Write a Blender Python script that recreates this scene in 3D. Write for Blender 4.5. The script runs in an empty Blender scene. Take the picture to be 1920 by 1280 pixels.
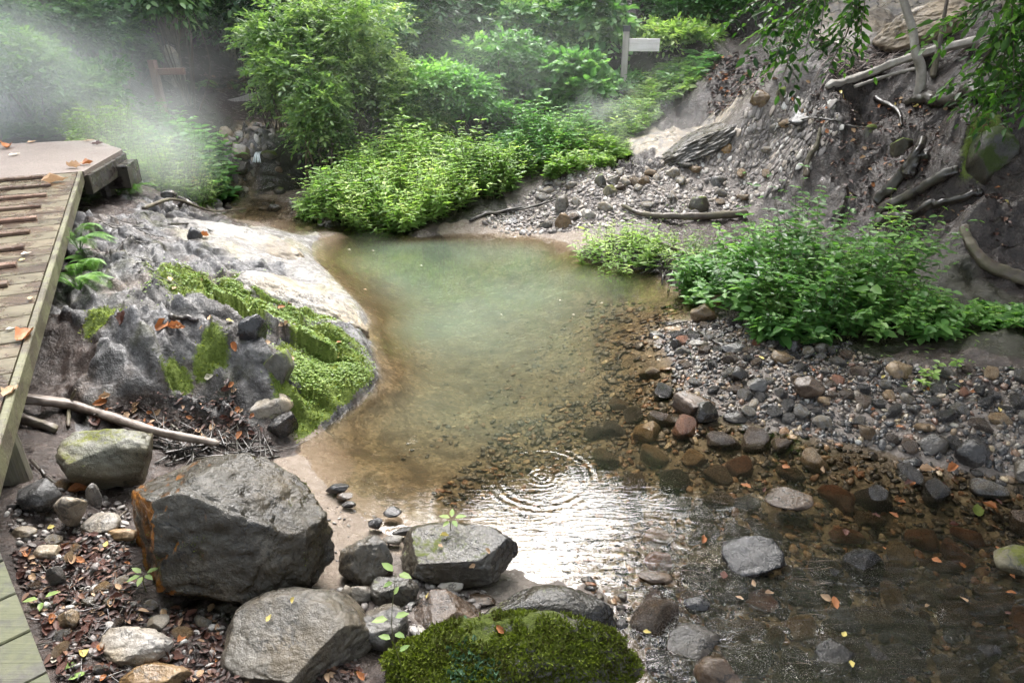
import bpy, bmesh, math, random
import numpy as np
from mathutils import Vector, Matrix
PI = math.pi
R = math.radians
scene = bpy.context.scene
COL = scene.collection
# ------------------------------------------------------------------ camera
CAMZ, PITCH, FPX = 2.3, R(25.0), 1300.0
CP_, SP_ = math.cos(PITCH), math.sin(PITCH)
def ray(px, py):
    """direction of the view ray through a pixel of the 1920x1280 photograph"""
    x, u = px - 960.0, 640.0 - py
    return np.array([x, FPX*CP_ + u*SP_, u*CP_ - FPX*SP_])
def W(px, py, z):
    d = ray(px, py); t = (z - CAMZ)/d[2]
    return np.array([d[0]*t, d[1]*t, z])
def WY(px, py, y):
    d = ray(px, py); t = y/d[1]
    return np.array([d[0]*t, y, CAMZ + d[2]*t])
def depth_of(p):
    return p[1]*CP_ + (CAMZ - p[2])*SP_
# ------------------------------------------------------------------ noise
class Noise:
    def __init__(s, seed):
        r = np.random.RandomState(seed)
        s.p = np.concatenate([r.permutation(256)]*3)
        g = r.normal(size=(256, 3)); s.g = g/np.linalg.norm(g, axis=1)[:, None]
    def __call__(s, P):
        P = np.asarray(P, float)
        i = np.floor(P).astype(int); f = P - i; i &= 255
        u = f*f*f*(f*(f*6-15)+10)
        out = np.zeros(len(P))
        for dx in (0, 1):
            wx = u[:, 0] if dx else 1-u[:, 0]
            for dy in (0, 1):
                wy = u[:, 1] if dy else 1-u[:, 1]
                for dz in (0, 1):
                    wz = u[:, 2] if dz else 1-u[:, 2]
                    h = s.p[s.p[s.p[(i[:, 0]+dx) & 255] + ((i[:, 1]+dy) & 255)] + ((i[:, 2]+dz) & 255)]
                    out += wx*wy*wz*np.einsum('ij,ij->i', s.g[h], f - np.array([dx, dy, dz]))
        return out*1.5
NZ = Noise(11)
def fbm(P, octv=4, gain=.5, lac=2.03):
    P = np.asarray(P, float); a, o = 1.0, np.zeros(len(P))
    for k in range(octv):
        o += a*NZ(P + 17.3*k); P = P*lac; a *= gain
    return o
def ridged(P, octv=4, gain=.5):
    P = np.asarray(P, float); a, o = 1.0, np.zeros(len(P))
    for k in range(octv):
        o += a*(1-np.abs(NZ(P + 9.1*k))*2); P = P*2.07; a *= gain
    return o
def xy3(x, y, sc, z=0.0):
    return np.stack([x*sc, y*sc, np.full_like(x, z)], 1)
def cellrand(ix, iy, k):
    h = (ix*374761393 + iy*668265263 + k*2147483647) & 0xffffffff
    h = ((h ^ (h >> 13))*1274126177) & 0xffffffff
    return ((h ^ (h >> 16)) & 0xffff)/65535.0
def facet(x, y, sc, seed):
    """blocky broken-rock relief: every voronoi cell is its own tilted facet"""
    x, y = x/sc, y/sc
    wx = x + .25*NZ(xy3(x, y, 1.3, seed)); wy = y + .25*NZ(xy3(x, y, 1.3, seed+5))
    bx, by = np.floor(wx).astype(np.int64), np.floor(wy).astype(np.int64)
    best = np.full(len(x), 9e9); out = np.zeros(len(x))
    for dx in (-1, 0, 1):
        for dy in (-1, 0, 1):
            cx, cy = bx+dx, by+dy
            px = cx + cellrand(cx, cy, seed); py = cy + cellrand(cx, cy, seed+1)
            d = (wx-px)**2 + (wy-py)**2
            h = (cellrand(cx, cy, seed+2)-.5) + (cellrand(cx, cy, seed+3)-.5)*1.6*(wx-px) + (cellrand(cx, cy, seed+4)-.5)*1.6*(wy-py)
            m = d < best
            best = np.where(m, d, best); out = np.where(m, h, out)
    return out
# ------------------------------------------------------------------ object helpers
def tag(o, label=None, cat=None, group=None, kind=None):
    if label: o['label'] = label
    if cat: o['category'] = cat
    if group: o['group'] = group
    if kind: o['kind'] = kind
    return o
def link(o, parent=None):
    COL.objects.link(o)
    if parent is not None: o.parent = parent
    return o
def empty(name, loc, label, cat, group=None, rz=0):
    o = bpy.data.objects.new(name, None); o.location = loc; o.rotation_euler = (0, 0, rz)
    o.empty_display_size = .1
    return tag(link(o), label, cat, group)
class MB:
    """collects verts, faces and per-face tints and builds one mesh"""
    def __init__(s): s.v, s.f, s.t, s.n = [], [], [], 0
    def add(s, v, f, tint=.5):
        v = np.asarray(v, float).reshape(-1, 3)
        f = f if isinstance(f, list) else [f]
        for a in f:
            a = np.asarray(a, int)
            if len(a) == 0: continue
            s.f.append(a + s.n)
            s.t.append(np.broadcast_to(np.asarray(tint, float), (len(a),)).copy() if np.ndim(tint) == 0 or len(tint) == len(a) else np.resize(tint, len(a)))
        s.v.append(v); s.n += len(v)
        return s
    def mesh(s, name, smooth=True):
        me = bpy.data.meshes.new(name)
        v = np.concatenate(s.v); me.vertices.add(len(v)); me.vertices.foreach_set('co', v.ravel())
        lt = np.concatenate([np.full(len(a), a.shape[1]) for a in s.f])
        li = np.concatenate([a.ravel() for a in s.f])
        me.loops.add(len(li)); me.loops.foreach_set('vertex_index', li.astype(np.int32))
        me.polygons.add(len(lt)); ls = np.concatenate([[0], np.cumsum(lt)[:-1]])
        me.polygons.foreach_set('loop_start', ls.astype(np.int32))
        me.polygons.foreach_set('use_smooth', np.full(len(lt), smooth))
        at = me.attributes.new('tint', 'FLOAT', 'FACE'); at.data.foreach_set('value', np.concatenate(s.t).astype(np.float32))
        me.update(calc_edges=True); me.validate()
        return me
    def build(s, name, mat, parent=None, smooth=True):
        me = s.mesh(name, smooth); me.materials.append(mat)
        return link(bpy.data.objects.new(name, me), parent)
def unit(a):
    a = np.asarray(a, float); return a/np.maximum(np.linalg.norm(a, axis=-1, keepdims=True), 1e-9)
def box(mb, c, ax, half, tint=.5, bev=.0):
    """oriented box with chamfered long edges; ax = 3 unit axes"""
    c = np.asarray(c, float); A = [np.asarray(a, float) for a in ax]; h = half
    b = min(bev, h[1]*.9, h[2]*.9)
    prof = [(-h[1]+b, -h[2]), (h[1]-b, -h[2]), (h[1], -h[2]+b), (h[1], h[2]-b), (h[1]-b, h[2]), (-h[1]+b, h[2]), (-h[1], h[2]-b), (-h[1], -h[2]+b)] if b > 0 else [(-h[1], -h[2]), (h[1], -h[2]), (h[1], h[2]), (-h[1], h[2])]
    n = len(prof)
    V = [c + A[0]*sx*h[0] + A[1]*p + A[2]*q for sx in (-1, 1) for p, q in prof]
    q = [[i, (i+1) % n, n+(i+1) % n, n+i] for i in range(n)]
    caps = [list(range(n-1, -1, -1)), list(range(n, 2*n))]
    mb.add(V, [np.array(q), np.array(caps)], tint)
def tube(mb, pts, rad, seg=7, tint=.5, rough=0.0, seed=0, flute=0.0):
    pts = np.asarray(pts, float); n = len(pts); rad = np.broadcast_to(np.asarray(rad, float), (n,))
    T = unit(np.gradient(pts, axis=0)); up = np.array([0.13, .21, .97])
    if abs(T[0] @ up) > .9: up = np.array([.95, .2, .1])
    a = unit(np.cross(T, up)); b = np.cross(a, T)
    th = np.linspace(0, 2*PI, seg, endpoint=False)
    ring = a[:, None]*np.cos(th)[None, :, None] + b[:, None]*np.sin(th)[None, :, None]
    rr = rad[:, None, None]*np.ones((n, seg, 1))
    if flute:
        g = NZ(np.stack([np.tile(np.cos(th)*2.4, n), np.tile(np.sin(th)*2.4, n), np.repeat(np.linspace(0, 1.6, n), seg)+seed*5.3], 1)).reshape(n, seg, 1); rr = rr*(1 + flute*g)
    V = pts[:, None] + ring*rr
    if rough:
        f = fbm(V.reshape(-1, 3)*np.array([1, 1, 1])/max(rad.max(), .01)*.5 + seed*3.7, 3)
        V = V + ring*rr*(rough*f.reshape(n, seg, 1))
    i = np.arange(n-1)[:, None]*seg; j = np.arange(seg)[None]; j2 = (j+1) % seg
    F = np.stack([i+j, i+j2, i+seg+j2, i+seg+j], -1).reshape(-1, 4)
    mb.add(V.reshape(-1, 3), [F, np.array([list(range(seg-1, -1, -1)), list(range((n-1)*seg, n*seg))])], tint)
def spline(P, n):
    """catmull-rom through P"""
    P = np.asarray(P, float)
    if len(P) == 2: return P[0] + (P[1]-P[0])*np.linspace(0, 1, n)[:, None]
    Q = np.concatenate([[2*P[0]-P[1]], P, [2*P[-1]-P[-2]]]); m = len(P)-1
    u = np.linspace(0, m, n); k = np.minimum(u.astype(int), m-1); t = (u-k)[:, None]
    a, b, c, d = Q[k], Q[k+1], Q[k+2], Q[k+3]
    return .5*(2*b + (c-a)*t + (2*a-5*b+4*c-d)*t*t + (3*b-a-3*c+d)*t**3)
# ------------------------------------------------------------------ shader helpers
class Mat:
    def __init__(s, name):
        s.m = bpy.data.materials.new(name); s.m.use_nodes = True
        s.nt = s.m.node_tree; s.nt.nodes.clear()
        s.out = s.nt.nodes.new('ShaderNodeOutputMaterial')
    def n(s, typ, ins=None, **props):
        nd = s.nt.nodes.new('ShaderNode'+typ)
        for k, v in props.items(): setattr(nd, k, v)
        for k, v in (ins or {}).items(): s.put(nd.inputs[k], v)
        return nd
    def put(s, sock, v):
        if hasattr(v, 'is_output') or isinstance(v, bpy.types.NodeSocket): s.nt.links.new(v, sock)
        elif isinstance(v, bpy.types.Node): s.nt.links.new(v.outputs[0], sock)
        elif isinstance(v, (tuple, list)) and len(v) == 3 and sock.type == 'RGBA': sock.default_value = (*v, 1)
        else: sock.default_value = v
    def math(s, op, a, b=None, c=None, clamp=False):
        nd = s.n('Math', operation=op, use_clamp=clamp); s.put(nd.inputs[0], a)
        if b is not None: s.put(nd.inputs[1], b)
        if c is not None: s.put(nd.inputs[2], c)
        return nd.outputs[0]
    def vmath(s, op, a, b=None):
        nd = s.n('VectorMath', operation=op); s.put(nd.inputs[0], a)
        if b is not None: s.put(nd.inputs[1], b)
        return nd.outputs['Value'] if op in ('DOT_PRODUCT', 'LENGTH', 'DISTANCE') else nd.outputs[0]
    def mix(s, fac, a, b, blend='MIX'):
        nd = s.n('Mix', data_type='RGBA', blend_type=blend)
        s.put(nd.inputs[0], fac); s.put(nd.inputs[6], a); s.put(nd.inputs[7], b)
        return nd.outputs[2]
    def step(s, x, lo, hi, a=0.0, b=1.0):
        nd = s.n('MapRange', interpolation_type='SMOOTHSTEP'); s.put(nd.inputs[0], x)
        for i, v in ((1, lo), (2, hi), (3, a), (4, b)): s.put(nd.inputs[i], v)
        return nd.outputs[0]
    def noise(s, vec, scale, detail=4, rough=.55, dist=0.0, out=0):
        nd = s.n('TexNoise', {'Scale': scale, 'Detail': detail, 'Roughness': rough, 'Distortion': dist}); s.put(nd.inputs['Vector'], vec)
        return nd.outputs[out]
    def voro(s, vec, scale, feature='F1', out='Distance'):
        nd = s.n('TexVoronoi', {'Scale': scale}, feature=feature); s.put(nd.inputs['Vector'], vec)
        return nd.outputs[out]
    def ramp(s, fac, stops, interp='LINEAR'):
        nd = s.n('ValToRGB'); cr = nd.color_ramp; cr.interpolation = interp
        while len(cr.elements) < len(stops): cr.elements.new(.5)
        for e, (p, c) in zip(cr.elements, stops):
            e.position = p; e.color = (*c, 1) if len(c) == 3 else c
        s.put(nd.inputs[0], fac); return nd.outputs[0]
    def attr(s, name, out='Fac'):
        return s.n('Attribute', attribute_name=name).outputs[out]
    def bump(s, h, dist=1.0, strength=1.0, normal=None):
        nd = s.n('Bump', {'Height': h, 'Distance': dist, 'Strength': strength})
        if normal is not None: s.put(nd.inputs['Normal'], normal)
        return nd.outputs[0]
    def pbsdf(s, col, rough=.6, bump=None, spec=.5, **kw):
        nd = s.n('BsdfPrincipled', {'Base Color': col, 'Roughness': rough, 'Specular IOR Level': spec})
        for k, v in kw.items(): s.put(nd.inputs[k.replace('_', ' ')], v)
        if bump is not None: s.put(nd.inputs['Normal'], bump)
        return nd.outputs[0]
    def done(s, shader=None, volume=None):
        if shader is not None: s.put(s.out.inputs['Surface'], shader)
        if volume is not None: s.put(s.out.inputs['Volume'], volume)
        return s.m
    def objvec(s):
        """object coordinates shifted by a random amount per object"""
        tc = s.n('TexCoord').outputs['Object']; oi = s.n('ObjectInfo').outputs['Random']
        sh = s.math('MULTIPLY', oi, 71.0)
        return s.vmath('ADD', tc, s.n('CombineXYZ', {0: sh, 1: sh, 2: sh}).outputs[0])
# ================================================================== TERRAIN
CLS = ['sand', 'soil', 'rock', 'pale', 'shingle', 'hill', 'slab', 'bed', 'green']
# (pixel x, pixel y, height) of spots read off the photograph, and what the ground is there
PT = [
 # left shore and pool edge
 (600,503,0,'pale'),(560,445,0,'pale'),(690,600,0,'pale'),(692,645,0,'rock'),(706,715,0,'rock'),(640,772,0,'rock'),(545,835,0.0,'sand'),
 (590,890,.0,'sand'),(640,945,.0,'sand'),(700,985,.0,'sand'),(770,1010,.0,'sand'),(980,1075,.0,'shingle'),(1150,1130,.0,'shingle'),(1175,1210,.0,'shingle'),(1185,1290,.0,'shingle'),
 (560,900,.03,'sand'),(610,980,.04,'sand'),(640,1040,.06,'sand'),(560,850,.02,'sand'),(700,1060,.07,'shingle'),
 # outcrop
 (620,655,.14,'rock'),(650,690,.12,'rock'),(630,735,.10,'rock'),(570,640,.25,'rock'),(560,700,.26,'rock'),(480,590,.38,'rock'),(400,540,.46,'rock'),(330,500,.54,'rock'),(250,470,.6,'rock'),(200,425,.64,'rock'),
 (560,765,.12,'rock'),(500,740,.24,'rock'),(450,690,.40,'rock'),(400,770,.17,'rock'),(300,775,.22,'rock'),(200,765,.3,'rock'),(250,640,.55,'rock'),(340,650,.5,'rock'),(450,640,.44,'rock'),
 (100,700,.36,'soil'),(70,640,.5,'soil'),(140,575,.62,'rock'),(350,825,.12,'soil'),(250,800,.2,'soil'),(450,832,.07,'soil'),(520,838,.02,'soil'),(150,800,.24,'soil'),
 (350,412,.40,'rock'),(430,440,.36,'pale'),(500,472,.27,'pale'),(560,490,.16,'pale'),(450,505,.38,'rock'),(530,535,.30,'pale'),(600,580,.16,'pale'),(655,615,.06,'pale'),(300,396,.46,'rock'),
 (190,390,.56,'soil'),(230,345,.62,'soil'),(160,370,.5,'soil'),
 # front left ground
 (430,1145,.14,'soil'),(300,1150,.2,'soil'),(100,1100,.27,'soil'),(40,1000,.32,'soil'),(190,960,.24,'soil'),(80,900,.32,'soil'),(200,1250,.24,'soil'),(420,1250,.15,'soil'),(650,1150,.1,'soil'),(700,1240,.12,'soil'),(330,1060,.2,'soil'),
 (820,1110,.07,'shingle'),(900,1180,.07,'shingle'),
 # pool bed
 (700,470,-.22,'bed'),(800,520,-.38,'bed'),(900,560,-.36,'bed'),(1000,520,-.3,'bed'),(800,600,-.36,'bed'),(900,680,-.3,'bed'),(780,680,-.3,'bed'),(1050,600,-.28,'bed'),(1150,560,-.2,'bed'),(1000,760,-.2,'bed'),(850,780,-.22,'bed'),(720,800,-.15,'bed'),(800,880,-.14,'bed'),(950,900,-.14,'bed'),(1100,850,-.14,'bed'),(1150,720,-.15,'bed'),(1300,900,-.1,'bed'),(1450,880,-.08,'bed'),(1500,1000,-.1,'bed'),(1250,1050,-.1,'bed'),(1700,1000,-.1,'bed'),(1400,1200,-.12,'bed'),(1700,1200,-.12,'bed'),(1900,1100,-.1,'bed'),(1850,960,-.05,'bed'),(1250,1280,-.1,'bed'),(700,900,-.05,'bed'),(800,960,-.06,'bed'),(560,425,-.06,'bed'),(650,445,-.12,'bed'),
 # stream
 (470,412,-.05,'bed'),(430,385,-.04,'bed'),(400,372,.0,'bed'),(455,345,.02,'bed'),(470,325,.05,'bed'),(490,312,.1,'bed'),(500,285,.3,'bed'),(505,265,.42,'bed'),
 (340,370,.2,'shingle'),(360,340,.3,'shingle'),(430,255,.75,'rock'),(390,300,.5,'rock'),(450,230,.9,'rock'),(540,370,.03,'sand'),(600,405,.03,'sand'),(540,330,.2,'green'),(520,415,-.02,'sand'),
 # far shore
 (640,432,.02,'sand'),(780,442,.02,'soil'),(870,437,.0,'sand'),(1000,443,.0,'sand'),(1075,462,.0,'sand'),(1090,480,.0,'soil'),(1150,495,0,'soil'),(1240,515,0,'soil'),(1310,548,.0,'soil'),(1325,572,0,'shingle'),
 (640,405,.08,'green'),(800,405,.1,'green'),(900,390,.2,'green'),(1000,400,.1,'shingle'),(700,340,.3,'green'),(850,320,.45,'green'),
 # landslide
 (1100,350,.4,'shingle'),(1050,410,.12,'shingle'),(1150,420,.14,'shingle'),(1180,300,.62,'hill'),(1250,260,.85,'slab'),(1330,255,.88,'slab'),(1163,205,1.05,'green'),(1300,205,1.15,'hill'),(1400,200,1.3,'shingle'),(1500,130,1.75,'hill'),(1400,340,.5,'shingle'),(1300,350,.42,'shingle'),(1450,270,.9,'shingle'),(1500,300,.82,'hill'),(1600,260,1.05,'hill'),(1700,270,1.1,'hill'),(1700,150,1.68,'hill'),(1600,165,1.6,'hill'),(1850,350,1.0,'hill'),(1800,270,1.25,'hill'),(1850,150,1.75,'hill'),(1700,450,.36,'hill'),(1650,390,.55,'hill'),(1900,500,.42,'hill'),(1900,400,.8,'hill'),(1800,430,.55,'hill'),
 (1500,400,.3,'hill'),(1380,430,.15,'soil'),(1250,440,.1,'soil'),(1200,470,.08,'soil'),(1300,520,.08,'soil'),(1380,540,.1,'soil'),
 (1560,75,1.98,'slab'),(1650,45,2.2,'slab'),(1780,40,2.22,'slab'),(1880,40,2.25,'slab'),(1600,110,1.8,'slab'),(1380,110,1.7,'hill'),(1380,165,1.45,'hill'),(1330,60,2.1,'hill'),
 # shingle bank
 (1240,618,0,'shingle'),(1228,640,0,'shingle'),(1275,720,0,'shingle'),(1350,785,0,'shingle'),(1500,812,0,'shingle'),(1650,848,0,'shingle'),(1780,880,0,'shingle'),(1925,905,0,'shingle'),
 (1330,640,.06,'shingle'),(1450,700,.09,'shingle'),(1400,620,.08,'shingle'),(1600,760,.08,'shingle'),(1750,800,.09,'shingle'),(1900,830,.12,'shingle'),(1700,700,.17,'soil'),(1850,700,.25,'soil'),(1550,640,.16,'green'),(1450,560,.16,'green'),(1650,620,.2,'green'),(1800,620,.27,'green'),(1900,620,.33,'green'),(1800,540,.33,'green'),
]
WP = [ # the ground outside the picture
 (0,0,.4,'soil'),(-1.1,1.1,.4,'soil'),(-2,0,.5,'soil'),(0,1,.3,'soil'),(0,-3,.8,'soil'),(3,-3,.4,'soil'),(-3,3,.5,'soil'),(-3.6,4.5,.6,'soil'),(-6,3,.9,'green'),(-8,6,1.2,'green'),(-5.5,6.2,.7,'soil'),(-5.2,8,.7,'soil'),
 (-6.5,9,.75,'soil'),(-8,11,1.4,'green'),(-8,14,2.6,'green'),(-10.5,9,1.8,'green'),(-5.6,10,.75,'green'),(-5.5,12,.8,'green'),(-5.2,14,.8,'soil'),(-4,14.2,.75,'soil'),(-6,16,1.9,'soil'),(-4,16.5,1.7,'soil'),(-2,13,.7,'green'),(-1.5,15,1.4,'green'),(0,12,1.0,'green'),(2,15,2.4,'green'),(0,18,3.2,'soil'),(-5,20,4,'soil'),
 (3.2,12.4,2.1,'green'),(5,14,3.4,'green'),(7.3,10,3.1,'slab'),(9,8,3.7,'hill'),(6.5,6.5,2.2,'hill'),(5.6,4.5,1.2,'hill'),(8,3,2.5,'hill'),(4.4,2.5,.4,'soil'),(3.3,3,.12,'shingle'),(3.1,1.6,.06,'shingle'),(2.7,.4,.05,'shingle'),(1.6,.6,-.12,'bed'),(2.2,1.2,-.1,'bed'),(1.4,-.6,-.1,'bed'),(.6,.6,.1,'soil'),(.5,-.5,.2,'soil'),(2.6,-.8,.1,'soil'),
 (-30,30,15,'green'),(0,38,15,'green'),(30,30,18,'green'),(30,0,15,'green'),(-32,0,11,'green'),(-20,15,8,'green'),(18,15,11,'green'),(14,5,7,'green'),(0,25,6.5,'green'),(0,-14,2,'green'),(30,-14,9,'green'),(-30,-14,7,'green'),(12,10,6,'green'),(5.4,10.6,2.8,'slab'),(6.6,10.6,3.3,'slab'),(6.4,9.3,2.8,'slab'),(8,12,4.6,'hill'),(5.6,12.2,3.5,'hill'),(4.6,11.4,2.75,'hill'),(7.6,8.4,3.2,'hill'),(-14,4,3.2,'green'),(-45,40,24,'green'),(45,42,26,'green'),
]
P3, PC = [], []
for a, b, z, c in PT:
    P3.append(W(a, b, z)); PC.append(CLS.index(c))
for a, b, z, c in WP:
    P3.append((a, b, z)); PC.append(CLS.index(c))
P3 = np.array(P3); PC = np.array(PC)
def tps_k(r2): return np.where(r2 > 1e-12, .5*r2*np.log(np.maximum(r2, 1e-12)), 0)
_n = len(P3)
_K = tps_k(((P3[:, None, :2]-P3[None, :, :2])**2).sum(-1)) + np.eye(_n)*.02
_Q = np.concatenate([np.ones((_n, 1)), P3[:, :2]], 1)
_A = np.block([[_K, _Q], [_Q.T, np.zeros((3, 3))]])
_w = np.linalg.solve(_A, np.concatenate([P3[:, 2], np.zeros(3)]))
def tps(x, y):
    out = np.empty(len(x))
    for s in range(0, len(x), 20000):
        X = np.stack([x[s:s+20000], y[s:s+20000]], 1)
        r2 = ((X[:, None]-P3[None, :, :2])**2).sum(-1)
        out[s:s+20000] = tps_k(r2) @ _w[:_n] + _w[_n] + X @ _w[_n+1:]
    return out
def weights(x, y):
    jx = x + .16*fbm(xy3(x, y, 2.2, 3), 4); jy = y + .16*fbm(xy3(x, y, 2.2, 7), 4)
    out = np.zeros((len(x), len(CLS)))
    for s in range(0, len(x), 20000):
        e = slice(s, s+20000)
        r2 = (jx[e, None]-P3[None, :, 0])**2 + (jy[e, None]-P3[None, :, 1])**2
        w = 1/(r2+.004)**2.2
        for c in range(len(CLS)): out[e, c] = w[:, PC == c].sum(1)
    out = out**1.3
    return out/out.sum(1, keepdims=True)
def axis(lo, hi, st, a, b, g=1.13):
    c = list(np.arange(lo, hi, st)); s = st; v = c[-1]
    while v < b: s = min(s*g, 2.2); v += s; c.append(v)
    s = st; v = c[0]; l = []
    while v > a: s = min(s*g, 2.2); v -= s; l.append(v)
    return np.array(l[::-1]+c)
GX = axis(-5.6, 5.6, .027, -46, 46); GY = axis(1.0, 9.6, .027, -14, 46)
def denser(A, lo, hi):
    k = (A[:-1] >= lo) & (A[:-1] < hi); return np.sort(np.concatenate([A, ((A[:-1]+A[1:])/2)[k]]))
GX = denser(GX, -3.7, -.85); GY = denser(GY, 2.7, 7.4)      # twice as fine over the outcrop
gx, gy = np.meshgrid(GX, GY); gx = gx.ravel(); gy = gy.ravel()
zb = tps(gx, gy); WT = weights(gx, gy)
def cw(n): return WT[:, CLS.index(n)]
det = np.zeros_like(zb)
n_lo = fbm(xy3(gx, gy, 1.4, 1), 4); n_hi = fbm(xy3(gx, gy, 9, 2), 4); n_md = fbm(xy3(gx, gy, 4, 4), 4)
fc1 = facet(gx, gy, .42, 10); fc2 = facet(gx+.3*gy, gy, .15, 20); fc3 = facet(gx, gy*1.4, .7, 30)
rd = ridged(xy3(gx, gy, 2.6, 5), 5)
above = np.clip((zb-.0)/.12, 0, 1)
ca, sa = math.cos(R(-38)), math.sin(R(-38)); ru, rv = gx*ca + gy*sa, -gx*sa + gy*ca
fs3 = facet(ru*.5, rv, .055, 60); fs4 = facet(ru*.4, rv*.8, .22, 70); fs1 = facet(ru*.45, rv, .36, 40); fs2 = facet(ru*.6, rv, .13, 50); cr1 = np.clip(1-np.abs(NZ(xy3(ru*.5, rv, 3.2, 8)))*7, 0, 1); cr2 = np.clip(1-np.abs(NZ(xy3(ru, rv*.6, 5.1, 6)))*7, 0, 1)
ly = rv*4.2 + 1.1*fbm(xy3(gx, gy, 1.3, 12), 3); ly = ly - np.floor(ly); led = np.where(ly < .8, ly/.8, (1-ly)/.2)   # bedding ledges dipping to the pool
det += cw('rock')*(.15*fs1 + .05*fc1 + .075*(led-.5)*np.clip(.6+n_lo, 0, 1.2) + .03*fs2 + .022*fs4 + .006*fs3 + .012*n_md + .004*n_hi - .05*cr1)*(.15+.85*above)
det += cw('pale')*(.035*n_lo + .012*n_md + .004*n_hi + .025*fc3)*above
det += cw('sand')*(.006*n_md + .0025*n_hi)
det += cw('soil')*(.03*n_md + .018*n_hi)*(.3+.7*above)
det += cw('shingle')*(.014*n_md + .012*n_hi)
ly2 = (gx*.45 + gy*.2 + zb*1.2)*4 + .9*fbm(xy3(gx, gy, 1.5, 14), 3); ly2 = ly2 - np.floor(ly2); led2 = np.where(ly2 < .75, ly2/.75, (1-ly2)/.25)
det += cw('hill')*(.09*fc3 + .06*fc1 + .035*fc2 + .06*(led2-.5)*np.clip(.5+n_lo, 0, 1) + .035*n_md + .025*n_hi)
det += cw('slab')*(.06*fc3 + .03*n_md + .008*n_hi)
det += cw('bed')*(.022*n_md + .006*n_hi)
det += cw('green')*(.04*n_md + .015*n_hi)
rk = np.clip((cw('rock')+cw('pale'))*1.5, 0, 1)*(gy < 9); steep = np.where((zb > 0) & (zb < .22), .22*np.sqrt(np.maximum(zb, 0)/.22), zb)
GZ = zb + rk*(steep-zb) + det
# keep the pool bed under water and the dry land above it
GZ = np.where((cw('bed') > .6) & (gy < 9.0), np.minimum(GZ, -.02), GZ)
GZ = np.where((zb > .03) & (GZ < .015), .015, GZ)
GZ2 = GZ.reshape(len(GY), len(GX))
def gz(x, y):
    x = np.atleast_1d(np.asarray(x, float)); y = np.atleast_1d(np.asarray(y, float))
    i = np.clip(np.searchsorted(GX, x)-1, 0, len(GX)-2); j = np.clip(np.searchsorted(GY, y)-1, 0, len(GY)-2)
    u = np.clip((x-GX[i])/(GX[i+1]-GX[i]), 0, 1); v = np.clip((y-GY[j])/(GY[j+1]-GY[j]), 0, 1)
    return GZ2[j, i]*(1-u)*(1-v) + GZ2[j, i+1]*u*(1-v) + GZ2[j+1, i]*(1-u)*v + GZ2[j+1, i+1]*u*v
def g1(x, y): return float(gz(x, y)[0])
def gnorm(x, y, e=.05):
    return unit(np.array([g1(x-e, y)-g1(x+e, y), g1(x, y-e)-g1(x, y+e), 2*e]))
def hit(px, py, tmax=40):
    """where the view ray through a pixel meets the ground"""
    d = unit(ray(px, py)); t = np.concatenate([np.arange(1.2, 14, .02), np.arange(14, tmax, .1)])
    P = np.array([0, 0, CAMZ]) + d*t[:, None]
    b = np.nonzero(P[:, 2] < gz(P[:, 0], P[:, 1]))[0]
    return P[b[0]] if len(b) else P[-1]
# moss: growing on the tops of the left outcrop
MOSS = [(430,560,90),(540,590,70),(610,640,70),(650,690,50),(600,720,50),(400,675,30),(190,590,26),(330,705,22),(480,555,80),(350,525,50),(560,745,45),(1840,270,26)]
moss = np.zeros_like(GZ)
for a, b, r in MOSS:
    p = hit(a, b); rr = r/FPX*depth_of(p)*1.25
    moss = np.maximum(moss, np.exp(-(((gx-p[0])**2+(gy-p[1])**2*.7)/rr**2)**1.5))
moss = np.clip(moss*1.6 + .6*fbm(xy3(gx, gy, 7, 9), 4) - .40, 0, 1)*(zb > .01)
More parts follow.
